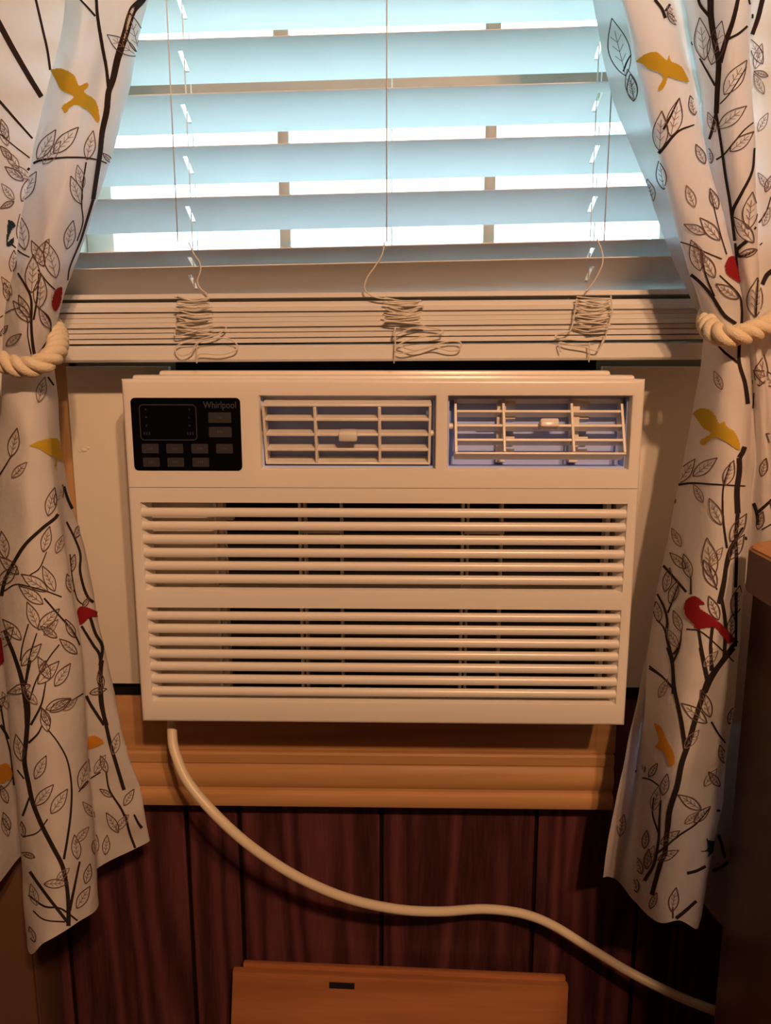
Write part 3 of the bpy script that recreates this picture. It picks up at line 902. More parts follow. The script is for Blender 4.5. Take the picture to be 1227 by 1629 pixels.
def curtain(rows, label, seed):
    g = surf(rows, 12, 10)
    rnd = random.Random(seed)
    bm = bmesh.new()
    n, m = len(g), len(g[0])
    vs = []
    for i, r in enumerate(g):
        row = []
        for j, p in enumerate(r):
            t = i / n
            # soft wrinkles in the cloth
            wv = (math.sin(i * 0.23 + j * 0.11 + seed) * math.sin(j * 0.17 - i * 0.07) * 0.0016
                  + math.sin(i * 0.61 - j * 0.29) * 0.0005)
            q = Vector((p.x * 16, p.y * 30, p.z * 26 + seed * 7))
            q2 = Vector((p.x * 34 + p.z * 18, p.y * 40, p.z * 52 - p.x * 14 + seed))
            wv += mnoise.noise(q) * 0.0030 + mnoise.noise(q2) * 0.0013
            row.append(bm.verts.new((p.x, p.y + wv, p.z)))
        vs.append(row)
    for i in range(n - 1):
        for j in range(m - 1):
            bm.faces.new((vs[i][j], vs[i][j + 1], vs[i + 1][j + 1], vs[i + 1][j]))
    bm.normal_update()
    tree = BVHTree.FromBMesh(bm)
    return bm, tree

class Printer:
    """ink lying on the cloth: ribbons and flat shapes laid onto the surface"""
    def __init__(self, bm, tree):
        self.bm, self.tree = bm, tree
    def hit(self, px, py, lift=0.0006):
        d = ray(px, py)
        loc, nrm, idx, dist = self.tree.ray_cast(CAM, d)
        if loc is None: return None
        if nrm.dot(d) > 0: nrm = -nrm
        return loc + nrm * lift
    def ribbon(self, pts, w, mi, lift=0.0006, bm=None):
        """pts pixels, w widths (px) at start and end"""
        bm = bm or self.bm
        sm = catmull([Vector((p[0], p[1], 0)) for p in pts], 8)
        out = [sm[0]]
        for q in sm[1:]:
            if (q - out[-1]).length >= 3.0: out.append(q)
        if (sm[-1] - out[-1]).length > 0.5: out.append(sm[-1])
        n = len(out)
        if n < 2: return
        prev = None
        for i, q in enumerate(out):
            t = (out[min(i + 1, n - 1)] - out[max(i - 1, 0)])
            t.normalize()
            nn = Vector((-t.y, t.x, 0))
            f = i / (n - 1)
            ww = (w[0] * (1 - f) + w[1] * f) / 2 if isinstance(w, tuple) else w / 2
            a = self.hit(q.x + nn.x * ww, q.y + nn.y * ww, lift); b_ = self.hit(q.x - nn.x * ww, q.y - nn.y * ww, lift)
            if a is None or b_ is None or (a - b_).length > max(0.0035, ww * 2 * 0.00055 * 3):
                prev = None; continue
            if prev is not None and (prev[0] - a).length < 0.018 and (prev[1] - b_).length < 0.018:
                va_ = prev[2] or bm.verts.new(prev[0]); vb_ = prev[3] or bm.verts.new(prev[1])
                vc, vd = bm.verts.new(a), bm.verts.new(b_)
                fc = bm.faces.new((va_, vb_, vd, vc)); fc.material_index = mi
                prev = (a, b_, vc, vd)
            else:
                prev = (a, b_, None, None)
    def leaf(self, bx, by, tx, ty, wid=0.36, mi=2, lw=1.6, veins=True):
        b_ = Vector((bx, by, 0)); t = Vector((tx, ty, 0))
        ax = t - b_; ln = ax.length; ax.normalize(); nn = Vector((-ax.y, ax.x, 0))
        for s in (-1, 1):
            pts = [b_ + ax * ln * f + nn * s * ln * wid * 0.5 * h_ for f, h_ in
                   ((0, 0), (.12, .52), (.3, .92), (.5, 1.0), (.7, .72), (.88, .30), (1, 0))]
            self.ribbon([(p.x, p.y) for p in pts], lw, mi, 0.0009)
        if veins:
            q = b_ + ax * ln * 0.78
            self.ribbon([(b_.x, b_.y), (q.x, q.y)], 1.0, 3, 0.0007)
            for f in (.25, .42, .58):
                c = b_ + ax * ln * f
                for s in (-1, 1):
                    e = c + ax * ln * .12 + nn * s * ln * wid * .26
                    self.ribbon([(c.x, c.y), (e.x, e.y)], 0.9, 3, 0.0007)
    def shape(self, poly, name, m, parent, label):
        """flat printed figure: fine cells inside a pixel outline"""
        sm = catmull([Vector((a, b_, 0)) for a, b_ in poly + [poly[0]]], 4)[:-1]
        n = len(sm)
        def inside(x, y):
            c = False
            j = n - 1
            for i in range(n):
                if (sm[i].y > y) != (sm[j].y > y) and x < (sm[j].x - sm[i].x) * (y - sm[i].y) / (sm[j].y - sm[i].y) + sm[i].x:
                    c = not c
                j = i
            return c
        st_ = 1.2
        xa = min(p.x for p in sm); xb = max(p.x for p in sm); ya = min(p.y for p in sm); yb = max(p.y for p in sm)
        bm = bmesh.new(); V = {}
        def v(i, j):
            if (i, j) not in V:
                h_ = self.hit(xa + i * st_, ya + j * st_, 0.0012)
                V[(i, j)] = None if h_ is None else bm.verts.new(h_)
            return V[(i, j)]
        for i in range(int((xb - xa) / st_) + 1):
            for j in range(int((yb - ya) / st_) + 1):
                if inside(xa + (i + .5) * st_, ya + (j + .5) * st_):
                    q = [v(i, j), v(i + 1, j), v(i + 1, j + 1), v(i, j + 1)]
                    if None in q: continue
                    if max((q[0].co - q[2].co).length, (q[1].co - q[3].co).length) > 0.008: continue
                    bm.faces.new(q)
        if not bm.faces:
            bm.free(); return
        bm.faces.ensure_lookup_table()
        seen, best = set(), []
        for f0 in bm.faces:
            if f0 in seen: continue
            isl, stack = [], [f0]; seen.add(f0)
            while stack:
                f1 = stack.pop(); isl.append(f1)
                for e in f1.edges:
                    for f2 in e.link_faces:
                        if f2 not in seen: seen.add(f2); stack.append(f2)
            if len(isl) > len(best): best = isl
        keep = set(best)
        bmesh.ops.delete(bm, geom=[f0 for f0 in bm.faces if f0 not in keep], context='FACES')
        bmesh.ops.delete(bm, geom=[v0 for v0 in bm.verts if not v0.link_faces], context='VERTS')
        finish(name, bm, m, parent, 'keep', label)

def zoomed(x0, y0, f, pts):
    return [(x0 + a / f, y0 + b_ / f) for a, b_ in pts]

def auto_leaves(pr, pts, every, size, seed, mi=2):
    r = random.Random(seed)
    sm = catmull([Vector((p[0], p[1], 0)) for p in pts], 10)
    acc = 0; side = 1
    for a, b_ in zip(sm[:-1], sm[1:]):
        acc += (b_ - a).length
        if acc > every:
            acc = r.uniform(-8, 8)
            t = (b_ - a).normalized(); nn = Vector((-t.y, t.x, 0)) * side
            side = -side
            d = (t * r.uniform(-.2, .9) + nn * r.uniform(.6, 1.0) + Vector((0, -0.45, 0))).normalized()
            s0 = b_ + d * r.uniform(8, 16); e = s0 + d * size * r.uniform(.8, 1.2)
            pr.ribbon([(b_.x, b_.y), (s0.x, s0.y)], 1.5, mi)
            pr.leaf(s0.x, s0.y, e.x, e.y, r.uniform(.34, .46), mi)

CM = [M_CLOTH, M_BRANCH, M_LEAF, M_FAINT]

# ---- left curtain print
bm, tree = curtain(L, '', 1)
pr = Printer(bm, tree)
z1_ = lambda pts: zoomed(0, 0, 2.715, pts)
z2_ = lambda pts: zoomed(0, 550, 2.715, pts)
z3_ = lambda pts: zoomed(0, 1050, 2.8125, pts)
for pts, w in (
    ([(640, -60), (610, 0), (570, 50), (540, 150), (510, 250), (490, 340), (470, 400), (460, 480), (440, 570), (430, 660), (415, 760), (400, 860)], (12, 7)),
    ([(400, 860), (370, 960), (345, 1040), (300, 1150), (290, 1210)], (5, 2)),
    ([(412, -60), (415, 0), (420, 70), (440, 200), (460, 300), (472, 390)], (5, 6)),
    ([(-60, 0), (0, 110), (60, 220), (130, 340), (195, 445)], (10, 8)),
    ([(140, -60), (155, 0), (185, 130), (205, 220), (218, 315)], (4, 4)),
    ([(-40, 400), (0, 440), (70, 520), (150, 610)], (5, 3)),
    ([(330, -20), (350, 0), (410, 70)], (2.5, 3.5)),
    ([(-20, 570), (0, 580), (60, 630), (128, 682)], (2, 2)),
    ([(118, 735), (160, 700), (240, 685), (340, 680), (420, 690), (480, 715)], (4, 2)),
    ([(370, 700), (355, 800), (350, 880), (355, 960), (330, 1040)], (2.5, 2)),
    ([(150, 1545), (140, 1480), (135, 1400), (135, 1290), (110, 1230), (80, 1180)], (5, 3)),
    ([(145, 1380), (160, 1280), (168, 1180)], (3, 2)),
    ([(165, 1165), (200, 1215), (235, 1250)], (2, 2)),
    ([(155, 1540), (190, 1490), (215, 1440), (210, 1380), (160, 1320)], (2.5, 1.6)),
    ([(135, 1530), (120, 1450), (118, 1380), (85, 1330)], (2.2, 1.5)),
    ([(45, 1050), (90, 1090), (130, 1112)], (2.5, 2)),
    ([(0, 1370), (50, 1340), (90, 1330)], (1.5, 1.5)),
):
    pr.ribbon(z1_(pts), w, 1)
for a in ((165, 690, 245, 562), (235, 665, 337, 550), (372, 690, 402, 565), (92, 870, 162, 742), (345, 880, 303, 760), (112, 1080, 85, 925),
          (285, 1075, 312, 950), (238, 1200, 200, 1040), (138, 1265, 150, 1100), (190, 1150, 140, 1040), (55, 1180, 60, 1080), (125, 1370, 85, 1275),
          (130, 1390, 60, 1300), (165, 1330, 180, 1185), (215, 1420, 165, 1330), (40, 1300, 15, 1220), (30, 1495, 95, 1440), (0, 1450, 38, 1405),
          (590, 240, 460, 150), (600, 235, 555, 50), (50, 690, 0, 630), (100, 780, 20, 720), (30, 600, 5, 515), (60, 870, 0, 900), (480, 700, 440, 660)):
    p = z1_([(a[0], a[1]), (a[2], a[3])])
    pr.leaf(p[0][0], p[0][1], p[1][0], p[1][1])
# below the rope
for pts, w in (
    ([(205, 135), (235, 180), (240, 200)], (3, 3)),
    ([(0, 560), (25, 520), (55, 470)], (2.5, 1.8)),
    ([(265, 690), (240, 740), (180, 790), (110, 860), (60, 940), (25, 1010), (8, 1090), (5, 1160)], (5, 6)),
    ([(5, 1160), (30, 1250), (65, 1340), (95, 1440), (115, 1560), (120, 1640)], (5, 8)),
    ([(270, 590), (290, 660), (330, 750), (350, 830), (375, 920), (385, 975)], (4, 6)),
    ([(285, 760), (320, 830), (345, 900), (345, 980), (375, 1080), (425, 1130), (430, 1180)], (3, 5)),
    ([(385, 1160), (410, 1240), (440, 1300), (430, 1380)], (5, 5)),
    ([(350, 1210), (400, 1290), (430, 1340), (432, 1440), (435, 1540), (460, 1640)], (4, 7)),
    ([(20, 1060), (70, 1030), (130, 1040), (200, 1060), (265, 1085)], (2, 2)),
    ([(90, 1360), (100, 1290), (125, 1200)], (2.5, 2)),
    ([(115, 1430), (130, 1340), (160, 1240)], (3, 2)),
    ([(130, 1530), (160, 1440), (210, 1350), (255, 1290)], (2.5, 2)),
    ([(190, 1090), (250, 1160), (310, 1230), (345, 1300), (355, 1350)], (3, 2.5)),
    ([(130, 990), (170, 960), (200, 890)], (2, 1.6)),
    ([(300, 900), (310, 1000), (330, 1090), (360, 1120)], (2, 2)),
):
    pr.ribbon(z2_(pts), w, 1)
for a in ((50, 480, 78, 355), (205, 735, 232, 612), (235, 690, 268, 600), (185, 890, 212, 780), (30, 920, 10, 800), (85, 985, 0, 910), (235, 1060, 182, 950),
          (205, 1060, 95, 985), (185, 1115, 85, 1035), (165, 1220, 120, 1105), (165, 1225, 255, 1135), (95, 1270, 15, 1180), (245, 1260, 175, 1210),
          (95, 1380, 180, 1285), (215, 1440, 165, 1340), (165, 1460, 255, 1360), (235, 1470, 302, 1370), (135, 1465, 35, 1500), (215, 1580, 305, 1525),
          (215, 1640, 180, 1560), (320, 1260, 280, 1180), (330, 1330, 255, 1265), (320, 830, 355, 760), (300, 980, 320, 900), (310, 1070, 285, 985),
          (440, 1480, 425, 1400), (385, 1500, 460, 1480), (355, 1130, 385, 1085)):
    p = z2_([(a[0], a[1]), (a[2], a[3])])
    pr.leaf(p[0][0], p[0][1], p[1][0], p[1][1])
for pts, w in (
    ([(120, 150), (128, 230), (120, 350), (112, 450), (130, 550), (150, 640), (190, 740), (235, 830), (275, 910), (292, 975)], (8, 7)),
    ([(75, 0), (95, 60), (115, 150)], (5, 7)),
    ([(138, 0), (125, 60), (115, 110)], (4, 5)),
    ([(292, 975), (300, 1030), (305, 1110), (305, 1200)], (6, 7)),
    ([(285, 890), (300, 800), (315, 680), (318, 560), (300, 450), (260, 370), (215, 310)], (4, 2)),
    ([(455, 0), (450, 60), (455, 180), (470, 270), (495, 380), (525, 480), (555, 580)], (6, 6)),
    ([(365, 110), (400, 190), (465, 290)], (5, 5)),
    ([(560, 690), (580, 770), (605, 840)], (4, 4)),
    ([(475, 500), (490, 580), (540, 660), (560, 700)], (2.5, 4)),
    ([(85, 740), (110, 680), (135, 610)], (4, 3)),
    ([(80, 490), (110, 530)], (2.5, 2.5)),
    ([(130, 370), (170, 330), (190, 290)], (4, 2)),
    ([(140, 290), (185, 200), (205, 100)], (4, 2)),
    ([(0, 290), (30, 340), (50, 390)], (5, 4)),
    ([(100, 890), (160, 980), (240, 1090), (300, 1170)], (5, 5)),
    ([(310, 1120), (330, 1020), (355, 900)], (5, 3)),
    ([(130, 1050), (200, 1100), (270, 1110), (345, 1165)], (3, 3)),
    ([(150, 1120), (200, 1160), (290, 1170)], (2, 2.5)),
    ([(105, 790), (170, 770), (215, 710)], (2, 2)),
    ([(350, 590), (390, 540), (450, 500)], (2, 2)),
    ([(0, 200), (20, 320), (45, 420), (60, 560)], (3, 3)),
    ([(320, 180), (370, 150)], (2, 2)),
    ([(600, 690), (620, 730), (635, 750)], (3, 5)),
):
    pr.ribbon(z3_(pts), w, 1)
for a in ((160, 530, 208, 425), (160, 650, 240, 555), (230, 685, 300, 575), (215, 320, 190, 215), (205, 220, 315, 170), (355, 580, 395, 440), (480, 500, 448, 425),
          (500, 610, 445, 575), (530, 770, 475, 680), (555, 650, 600, 575), (100, 450, 75, 330), (345, 890, 330, 780), (200, 1000, 305, 995), (160, 1260, 135, 1190),
          (110, 790, 100, 720), (160, 880, 100, 860), (340, 1110, 400, 1010), (380, 1000, 400, 910), (420, 870, 430, 780), (30, 640, 0, 560), (40, 760, 10, 680),
          (470, 870, 480, 780), (180, 60, 205, 0)):
    p = z3_([(a[0], a[1]), (a[2], a[3])])
    pr.leaf(p[0][0], p[0][1], p[1][0], p[1][1])
for seed, pts in enumerate(([(-150, -200), (-120, 0), (-90, 200), (-70, 400)], [(-130, 1380), (-100, 1200), (-70, 1000), (-80, 800), (-60, 650)],
                            [(-40, 1420), (-30, 1250), (-20, 1100), (-10, 900)], [(120, -350), (150, -200), (180, -60)])):
    pr.ribbon(pts, (8, 4), 1)
    auto_leaves(pr, pts, 46, 42, seed)
for a in ((12, 232, 0, 195), (30, 268, 8, 240), (48, 285, 18, 262), (22, 318, 2, 292), (70, 262, 98, 225), (130, 300, 122, 262), (60, 420, 78, 380), (20, 470, 2, 440),
          (60, 640, 70, 600), (20, 760, 44, 735), (88, 880, 100, 850), (70, 1010, 92, 985), (60, 1120, 38, 1095), (100, 1130, 122, 1110), (150, 1230, 168, 1200), (150, 1300, 130, 1275),
          (185, 1320, 205, 1295), (120, 1340, 140, 1315), (90, 1400, 110, 1380), (60, 1440, 50, 1405), (14, 1130, 2, 1100), (12, 1330, 2, 1300), (180, 1200, 188, 1165)):
    pr.leaf(*a, mi=3, lw=1.5, veins=True)
cl = finish('curtain', bm, CM, None, 'keep')
tag(cl, 'white branch and bird print curtain on the left, tied back with rope', 'curtain', 'tied back curtains at the window')
LB = [
    (z1_([(222, 305), (270, 300), (320, 325), (340, 372), (370, 358), (378, 372), (362, 400), (400, 425), (425, 470), (428, 530), (408, 518), (380, 480), (330, 455),
          (303, 468), (285, 492), (272, 465), (305, 435), (318, 418), (272, 392), (245, 345)]), M_YEL, 'mustard flying bird near the top'),
    (z2_([(126, 432), (170, 410), (215, 400), (246, 405), (257, 440), (266, 498), (243, 488), (238, 522), (228, 520), (234, 488), (205, 470), (165, 445)]), M_YEL, 'mustard bird below the rope'),
    (z1_([(243, 1242), (262, 1240), (258, 1300), (236, 1345), (218, 1315), (228, 1262)]), M_RED, 'red bird above the rope'),
    (z2_([(328, 1142), (345, 1125), (390, 1135), (432, 1160), (434, 1172), (388, 1172), (355, 1198), (330, 1205)]), M_RED, 'red bird on the lower fold'),
    (z3_([(368, 352), (420, 335), (462, 360), (450, 378), (365, 400)]), M_ORG, 'amber bird low on the inner fold'),
    ([(-10, 1222), (6, 1214), (16, 1222), (17, 1236), (0, 1246), (-12, 1240)], M_ORG, 'amber bird at the outer side'),
    ([(-14, 1020), (-2, 1012), (4, 1030), (5, 1052), (-8, 1058)], M_RED, 'red bird at the outer side'),
    ([(12, 350), (20, 352), (24, 360), (18, 366), (12, 384), (18, 380), (22, 378), (20, 388), (10, 390)], M_TEAL, 'dark teal bird by the fold'),
]
for poly, m, lab in LB:
    pr.shape(poly, 'printed_bird', m, cl, lab)

# ---- right curtain print
bm, tree = curtain(Rr, '', 4)
pr = Printer(bm, tree)
z4_ = lambda pts: zoomed(850, 0, 2.716, pts)
z5_ = lambda pts: zoomed(850, 500, 2.716, pts)
z6_ = lambda pts: zoomed(850, 1030, 2.719, pts)
for pts, w in (
    ([(765, -80), (765, 0), (768, 80), (785, 190), (800, 270), (795, 380), (790, 490)], (11, 8)),
    ([(885, -60), (880, 0), (860, 90), (830, 180), (805, 270)], (5, 9)),
    ([(710, -30), (720, 20), (760, 70)], (4, 6)),
    ([(1000, -60), (985, 0), (965, 80), (940, 150)], (9, 7)),
    ([(925, 0), (940, 80), (890, 140), (840, 170)], (3, 4)),
    ([(790, 490), (800, 550), (815, 650), (830, 760), (850, 880), (870, 1040)], (4, 5)),
    ([(790, 490), (770, 570), (750, 630)], (6, 4)),
    ([(950, 640), (940, 740), (900, 830), (865, 900), (858, 930)], (3, 6)),
    ([(680, 180), (740, 290), (785, 370)], (2, 4)),
    ([(945, 530), (900, 570), (830, 660), (790, 690)], (2, 3)),
    ([(915, 290), (850, 400), (805, 450)], (1.8, 2)),
    ([(525, 680), (560, 640), (620, 570), (690, 540)], (6, 2)),
    ([(560, 560), (590, 500), (625, 425)], (4, 2)),
    ([(520, 0), (550, 40), (565, 80)], (5, 5)),
    ([(565, 50), (590, 10), (600, -20)], (4, 4)),
    ([(385, 310), (400, 270), (420, 235)], (3, 2)),
    ([(655, 1165), (720, 1220), (770, 1280), (820, 1360), (870, 1400)], (5, 6)),
    ([(895, 1400), (895, 1330), (880, 1270), (800, 1190)], (4, 2)),
    ([(780, 1280), (740, 1180), (725, 1090)], (3, 2)),
    ([(620, 1040), (680, 1060), (740, 1090), (810, 1120)], (2, 2)),
    ([(830, 1100), (800, 1000), (760, 830)], (2, 1.5)),
    ([(890, 1110), (880, 1080), (920, 1040)], (5, 6)),
    ([(890, 1110), (940, 1090), (985, 1050)], (5, 2)),
    ([(955, 1370), (960, 1290), (965, 1200)], (3, 2)),
    ([(985, 1230), (1005, 1190), (1030, 1170)], (7, 8)),
    ([(950, 990), (1000, 920), (1024, 850)], (3, 2)),
    ([(890, 1260), (880, 1150), (872, 1050)], (4, 4)),
):
    pr.ribbon(z4_(pts), w, 1)
for a in ((740, 260, 720, 75), (770, 280, 815, 90), (825, 410, 915, 262), (800, 555, 915, 460), (850, 655, 945, 570), (590, 590, 625, 425), (545, 650, 553, 480),
          (560, 820, 540, 690), (735, 710, 695, 625), (790, 905, 757, 815), (740, 1010, 650, 968), (800, 1040, 715, 942), (720, 1170, 680, 1035), (780, 1200, 720, 1090),
          (880, 1290, 785, 1225), (925, 990, 940, 830), (945, 1050, 865, 935), (960, 1080, 880, 1110), (985, 280, 930, 170), (950, 1370, 960, 1200), (1000, 830, 1024, 760),
          (395, 330, 335, 80), (430, 440, 415, 320), (770, 705, 760, 640), (610, 110, 570, 55), (1010, 330, 945, 310), (690, 500, 670, 415)):
    p = z4_([(a[0], a[1]), (a[2], a[3])])
    pr.leaf(p[0][0], p[0][1], p[1][0], p[1][1])
for pts, w in (
    ([(885, 130), (885, 210), (910, 300), (922, 400), (920, 500), (905, 580), (885, 620)], (5, 8)),
    ([(785, 120), (830, 170), (880, 210)], (3, 4)),
    ([(950, 340), (945, 430), (935, 540), (930, 650), (928, 740)], (4, 6)),
    ([(885, 620), (885, 680), (875, 760), (878, 860)], (8, 9)),
    ([(928, 740), (945, 800), (965, 860), (968, 910)], (7, 5)),
    ([(1024, 800), (1000, 825), (970, 855)], (4, 5)),
    ([(878, 860), (870, 960), (872, 1060), (868, 1180)], (6, 5)),
    ([(610, 740), (680, 730), (780, 735), (910, 742)], (4, 2)),
    ([(850, 640), (820, 740), (815, 830), (820, 920), (832, 1010)], (2, 3.5)),
    ([(900, 920), (850, 1000), (832, 1060), (820, 1150), (800, 1250)], (3, 9)),
    ([(880, 950), (850, 1030), (825, 1120)], (3, 4)),
    ([(810, 1230), (825, 1340), (820, 1480)], (5, 6)),
    ([(870, 1200), (870, 1330), (868, 1500)], (5, 4)),
    ([(735, 1630), (770, 1560), (830, 1470), (880, 1400)], (10, 6)),
    ([(712, 1360), (725, 1450), (750, 1580)], (4, 6)),
    ([(770, 1350), (762, 1440), (770, 1540)], (5, 5)),
    ([(530, 1200), (565, 1270), (578, 1330), (575, 1390), (600, 1500), (605, 1640)], (3, 6)),
    ([(640, 1370), (630, 1440), (600, 1510)], (2, 3.5)),
    ([(580, 1290), (600, 1240), (625, 1170)], (3, 2)),
    ([(555, 1080), (600, 1130), (660, 1200)], (4, 4)),
    ([(680, 1130), (680, 1210)], (2, 3)),
    ([(660, 1360), (720, 1370), (790, 1430), (860, 1500)], (2, 2)),
    ([(790, 1190), (770, 1130), (755, 1080)], (2, 2)),
    ([(912, 960), (925, 1010), (945, 1025)], (3, 4)),
    ([(500, 1520), (550, 1560), (600, 1610)], (3, 3)),
    ([(530, 1320), (560, 1350), (575, 1390)], (2, 3)),
    ([(985, 930), (1024, 905)], (2, 2)),
):
    pr.ribbon(z5_(pts), w, 1)
for a in ((975, 310, 990, 175), (625, 730, 700, 625), (690, 700, 795, 620), (825, 740, 862, 630), (810, 910, 760, 795), (845, 980, 915, 860), (840, 1060, 905, 950),
          (770, 1140, 750, 965), (785, 1180, 735, 1060), (680, 1140, 650, 1035), (660, 1100, 590, 1030), (570, 1200, 590, 1095), (590, 1250, 625, 1150), (795, 1320, 755, 1215),
          (845, 1390, 855, 1295), (640, 1370, 605, 1280), (545, 1330, 530, 1240), (860, 1300, 885, 1170), (945, 300, 935, 270), (985, 700, 1002, 620), (970, 930, 990, 850),
          (600, 830, 610, 770)):
    p = z5_([(a[0], a[1]), (a[2], a[3])])
    pr.leaf(p[0][0], p[0][1], p[1][0], p[1][1])
for pts, w in (
    ([(580, 0), (600, 70), (610, 180), (635, 300), (650, 400), (655, 440)], (5, 7)),
    ([(735, 190), (700, 300), (670, 410), (640, 500), (620, 600), (590, 700), (580, 780)], (8, 9)),
    ([(735, 190), (760, 130), (860, 0)], (9, 8)),
    ([(720, 0), (735, 80), (750, 150)], (5, 6)),
    ([(765, 0), (765, 100)], (5, 5)),
    ([(580, 780), (574, 830), (568, 890), (550, 930)], (8, 7)),
    ([(550, 930), (530, 1000), (512, 1070)], (8, 7)),
    ([(550, 660), (545, 740), (540, 840), (520, 940), (480, 1010), (462, 1090)], (3, 6)),
    ([(760, 690), (700, 760), (630, 810), (560, 870), (520, 900)], (2, 4)),
    ([(600, 1180), (650, 1140), (700, 1095)], (6, 5)),
    ([(600, 1170), (600, 1120)], (2, 2)),
    ([(765, 320), (800, 380), (840, 430)], (3, 2.5)),
    ([(500, 90), (560, 130), (605, 180)], (3, 3)),
    ([(490, 350), (460, 460), (440, 540)], (4, 3)),
    ([(440, 560), (500, 570), (545, 600)], (3, 2)),
    ([(520, 650), (515, 720), (540, 800)], (2, 3)),
    ([(660, 975), (700, 965), (740, 945)], (5, 5)),
    ([(740, 970), (800, 955), (860, 910)], (6, 4)),
    ([(795, 700), (790, 780), (810, 850), (825, 910)], (6, 4)),
    ([(820, 600), (810, 660), (795, 720)], (6, 5)),
    ([(605, 30), (620, 10), (630, -20)], (4, 3)),
):
    pr.ribbon(z6_(pts), w, 1)
for a in ((745, 325, 640, 240), (760, 300, 720, 180), (560, 640, 580, 545), (690, 755, 760, 685), (550, 850, 632, 790), (540, 920, 627, 875), (505, 1130, 535, 1060),
          (595, 1140, 615, 1035), (800, 600, 752, 535), (720, 700, 625, 635), (820, 500, 800, 420), (480, 540, 460, 480), (500, 560, 538, 500), (480, 870, 492, 790),
          (470, 980, 440, 900), (840, 330, 855, 260), (490, 960, 500, 870), (450, 1060, 430, 980)):
    p = z6_([(a[0], a[1]), (a[2], a[3])])
    pr.leaf(p[0][0], p[0][1], p[1][0], p[1][1])
for seed, pts in enumerate(([(1290, 500), (1280, 300), (1290, 100), (1270, -100)], [(1000, -100), (960, -220), (930, -380)], [(1180, -60), (1190, -200), (1170, -380)],
                            [(1260, 1200), (1250, 1000), (1260, 800), (1250, 620)])):
    pr.ribbon(pts, (8, 4), 1)
    auto_leaves(pr, pts, 46, 42, seed + 9)
for a in ((1200, 110, 1212, 70), (1215, 150, 1198, 118), (1205, 210, 1222, 180), (1222, 300, 1205, 275), (1214, 360, 1225, 330), (1140, 210, 1128, 178), (1010, 160, 998, 110),
          (1040, 320, 1030, 285), (1075, 35, 1060, 10), (1105, 330, 1092, 295), (1120, 420, 1105, 385), (1150, 620, 1138, 590), (1120, 800, 1105, 770), (1085, 870, 1070, 840),
          (1130, 900, 1150, 870), (1080, 1030, 1062, 1000), (1120, 1060, 1142, 1035), (1090, 1190, 1112, 1160), (1120, 1250, 1140, 1222), (1040, 1290, 1050, 1250),
          (1030, 1380, 1042, 1345), (1090, 1310, 1112, 1290), (1050, 1110, 1064, 1080), (985, 1330, 992, 1295)):
    pr.leaf(*a, mi=3, lw=1.5, veins=True)
crr = finish('curtain', bm, CM, None, 'keep')
tag(crr, 'white branch and bird print curtain on the right, tied back with rope', 'curtain', 'tied back curtains at the window')
RB = [
    (z4_([(445, 265), (480, 235), (525, 227), (550, 245), (570, 262), (580, 242), (588, 268), (630, 290), (655, 335), (660, 358), (610, 345), (577, 335), (567, 365), (550, 392),
          (535, 383), (557, 340), (540, 315), (500, 300), (470, 275)]), M_YEL, 'mustard flying bird near the top'),
    (z5_([(690, 430), (720, 408), (760, 412), (790, 440), (802, 470), (825, 466), (834, 485), (865, 510), (885, 560), (880, 586), (830, 550), (792, 530), (762, 545), (738, 568),
          (722, 547), (768, 515), (735, 490), (710, 455)]), M_YEL, 'mustard flying bird below the rope'),
    (z5_([(652, 1268), (662, 1235), (690, 1218), (716, 1225), (740, 1252), (718, 1254), (722, 1272), (760, 1298), (792, 1325), (850, 1385), (860, 1408), (835, 1420), (810, 1388),
          (780, 1352), (745, 1352), (708, 1358), (688, 1332), (660, 1302)]), M_RED, 'red perched bird beside the louvres'),
    (z4_([(820, 1150), (835, 1115), (860, 1110), (872, 1140), (886, 1160), (888, 1222), (850, 1202), (828, 1182)]), M_RED, 'red bird above the rope'),
    (z6_([(520, 325), (555, 345), (580, 400), (606, 450), (612, 500), (590, 510), (568, 455), (530, 430), (545, 400)]), M_ORG, 'amber bird on the lower fold'),
    (z6_([(740, 818), (752, 832), (790, 838), (780, 870), (745, 905), (750, 882), (712, 880), (745, 868)]), M_TEAL, 'dark teal bird at the outer edge'),
]
for poly, m, lab in RB:
    pr.shape(poly, 'printed_bird', m, crr, lab)

# ------------------------------------------------------------------ rope tiebacks (three twisted strands each)
def rope(label, ctrl, R=0.0046, rs_=0.0045, turns_per_m=32):
    pts = catmull([P(*c) for c in ctrl], 24)
    root = thing('rope_tieback', pts[len(pts) // 2], label, 'rope', 'cotton rope tiebacks')
    ln = [0]
    for a, b_ in zip(pts[:-1], pts[1:]): ln.append(ln[-1] + (b_ - a).length)
    nrm = Vector((0, 0, 1))
    frames = []
    for i in range(len(pts)):
        t = (pts[min(i + 1, len(pts) - 1)] - pts[max(i - 1, 0)]).normalized()
        nrm = (nrm - t * nrm.dot(t)).normalized()
        frames.append((t, nrm.copy(), t.cross(nrm)))
    for s in range(3):
        q = []
        for i, p in enumerate(pts):
            a = 2 * math.pi * (ln[i] * turns_per_m + s / 3)
            q.append(p + (frames[i][1] * math.cos(a) + frames[i][2] * math.sin(a)) * R)
        bm = bmesh.new(); add_tube(bm, q, rs_, 10)
        finish('rope_strand', bm, M_ROPE, root, True)
rope('thick cotton rope tied round the left curtain', [(-130, 480, -.100), (-90, 520, -.150), (-45, 552, -.176), (0, 574, -.184), (35, 584, -.186), (68, 578, -.182), (88, 560, -.168), (92, 540, -.146), (86, 520, -.118),
      (60, 505, -.100)])
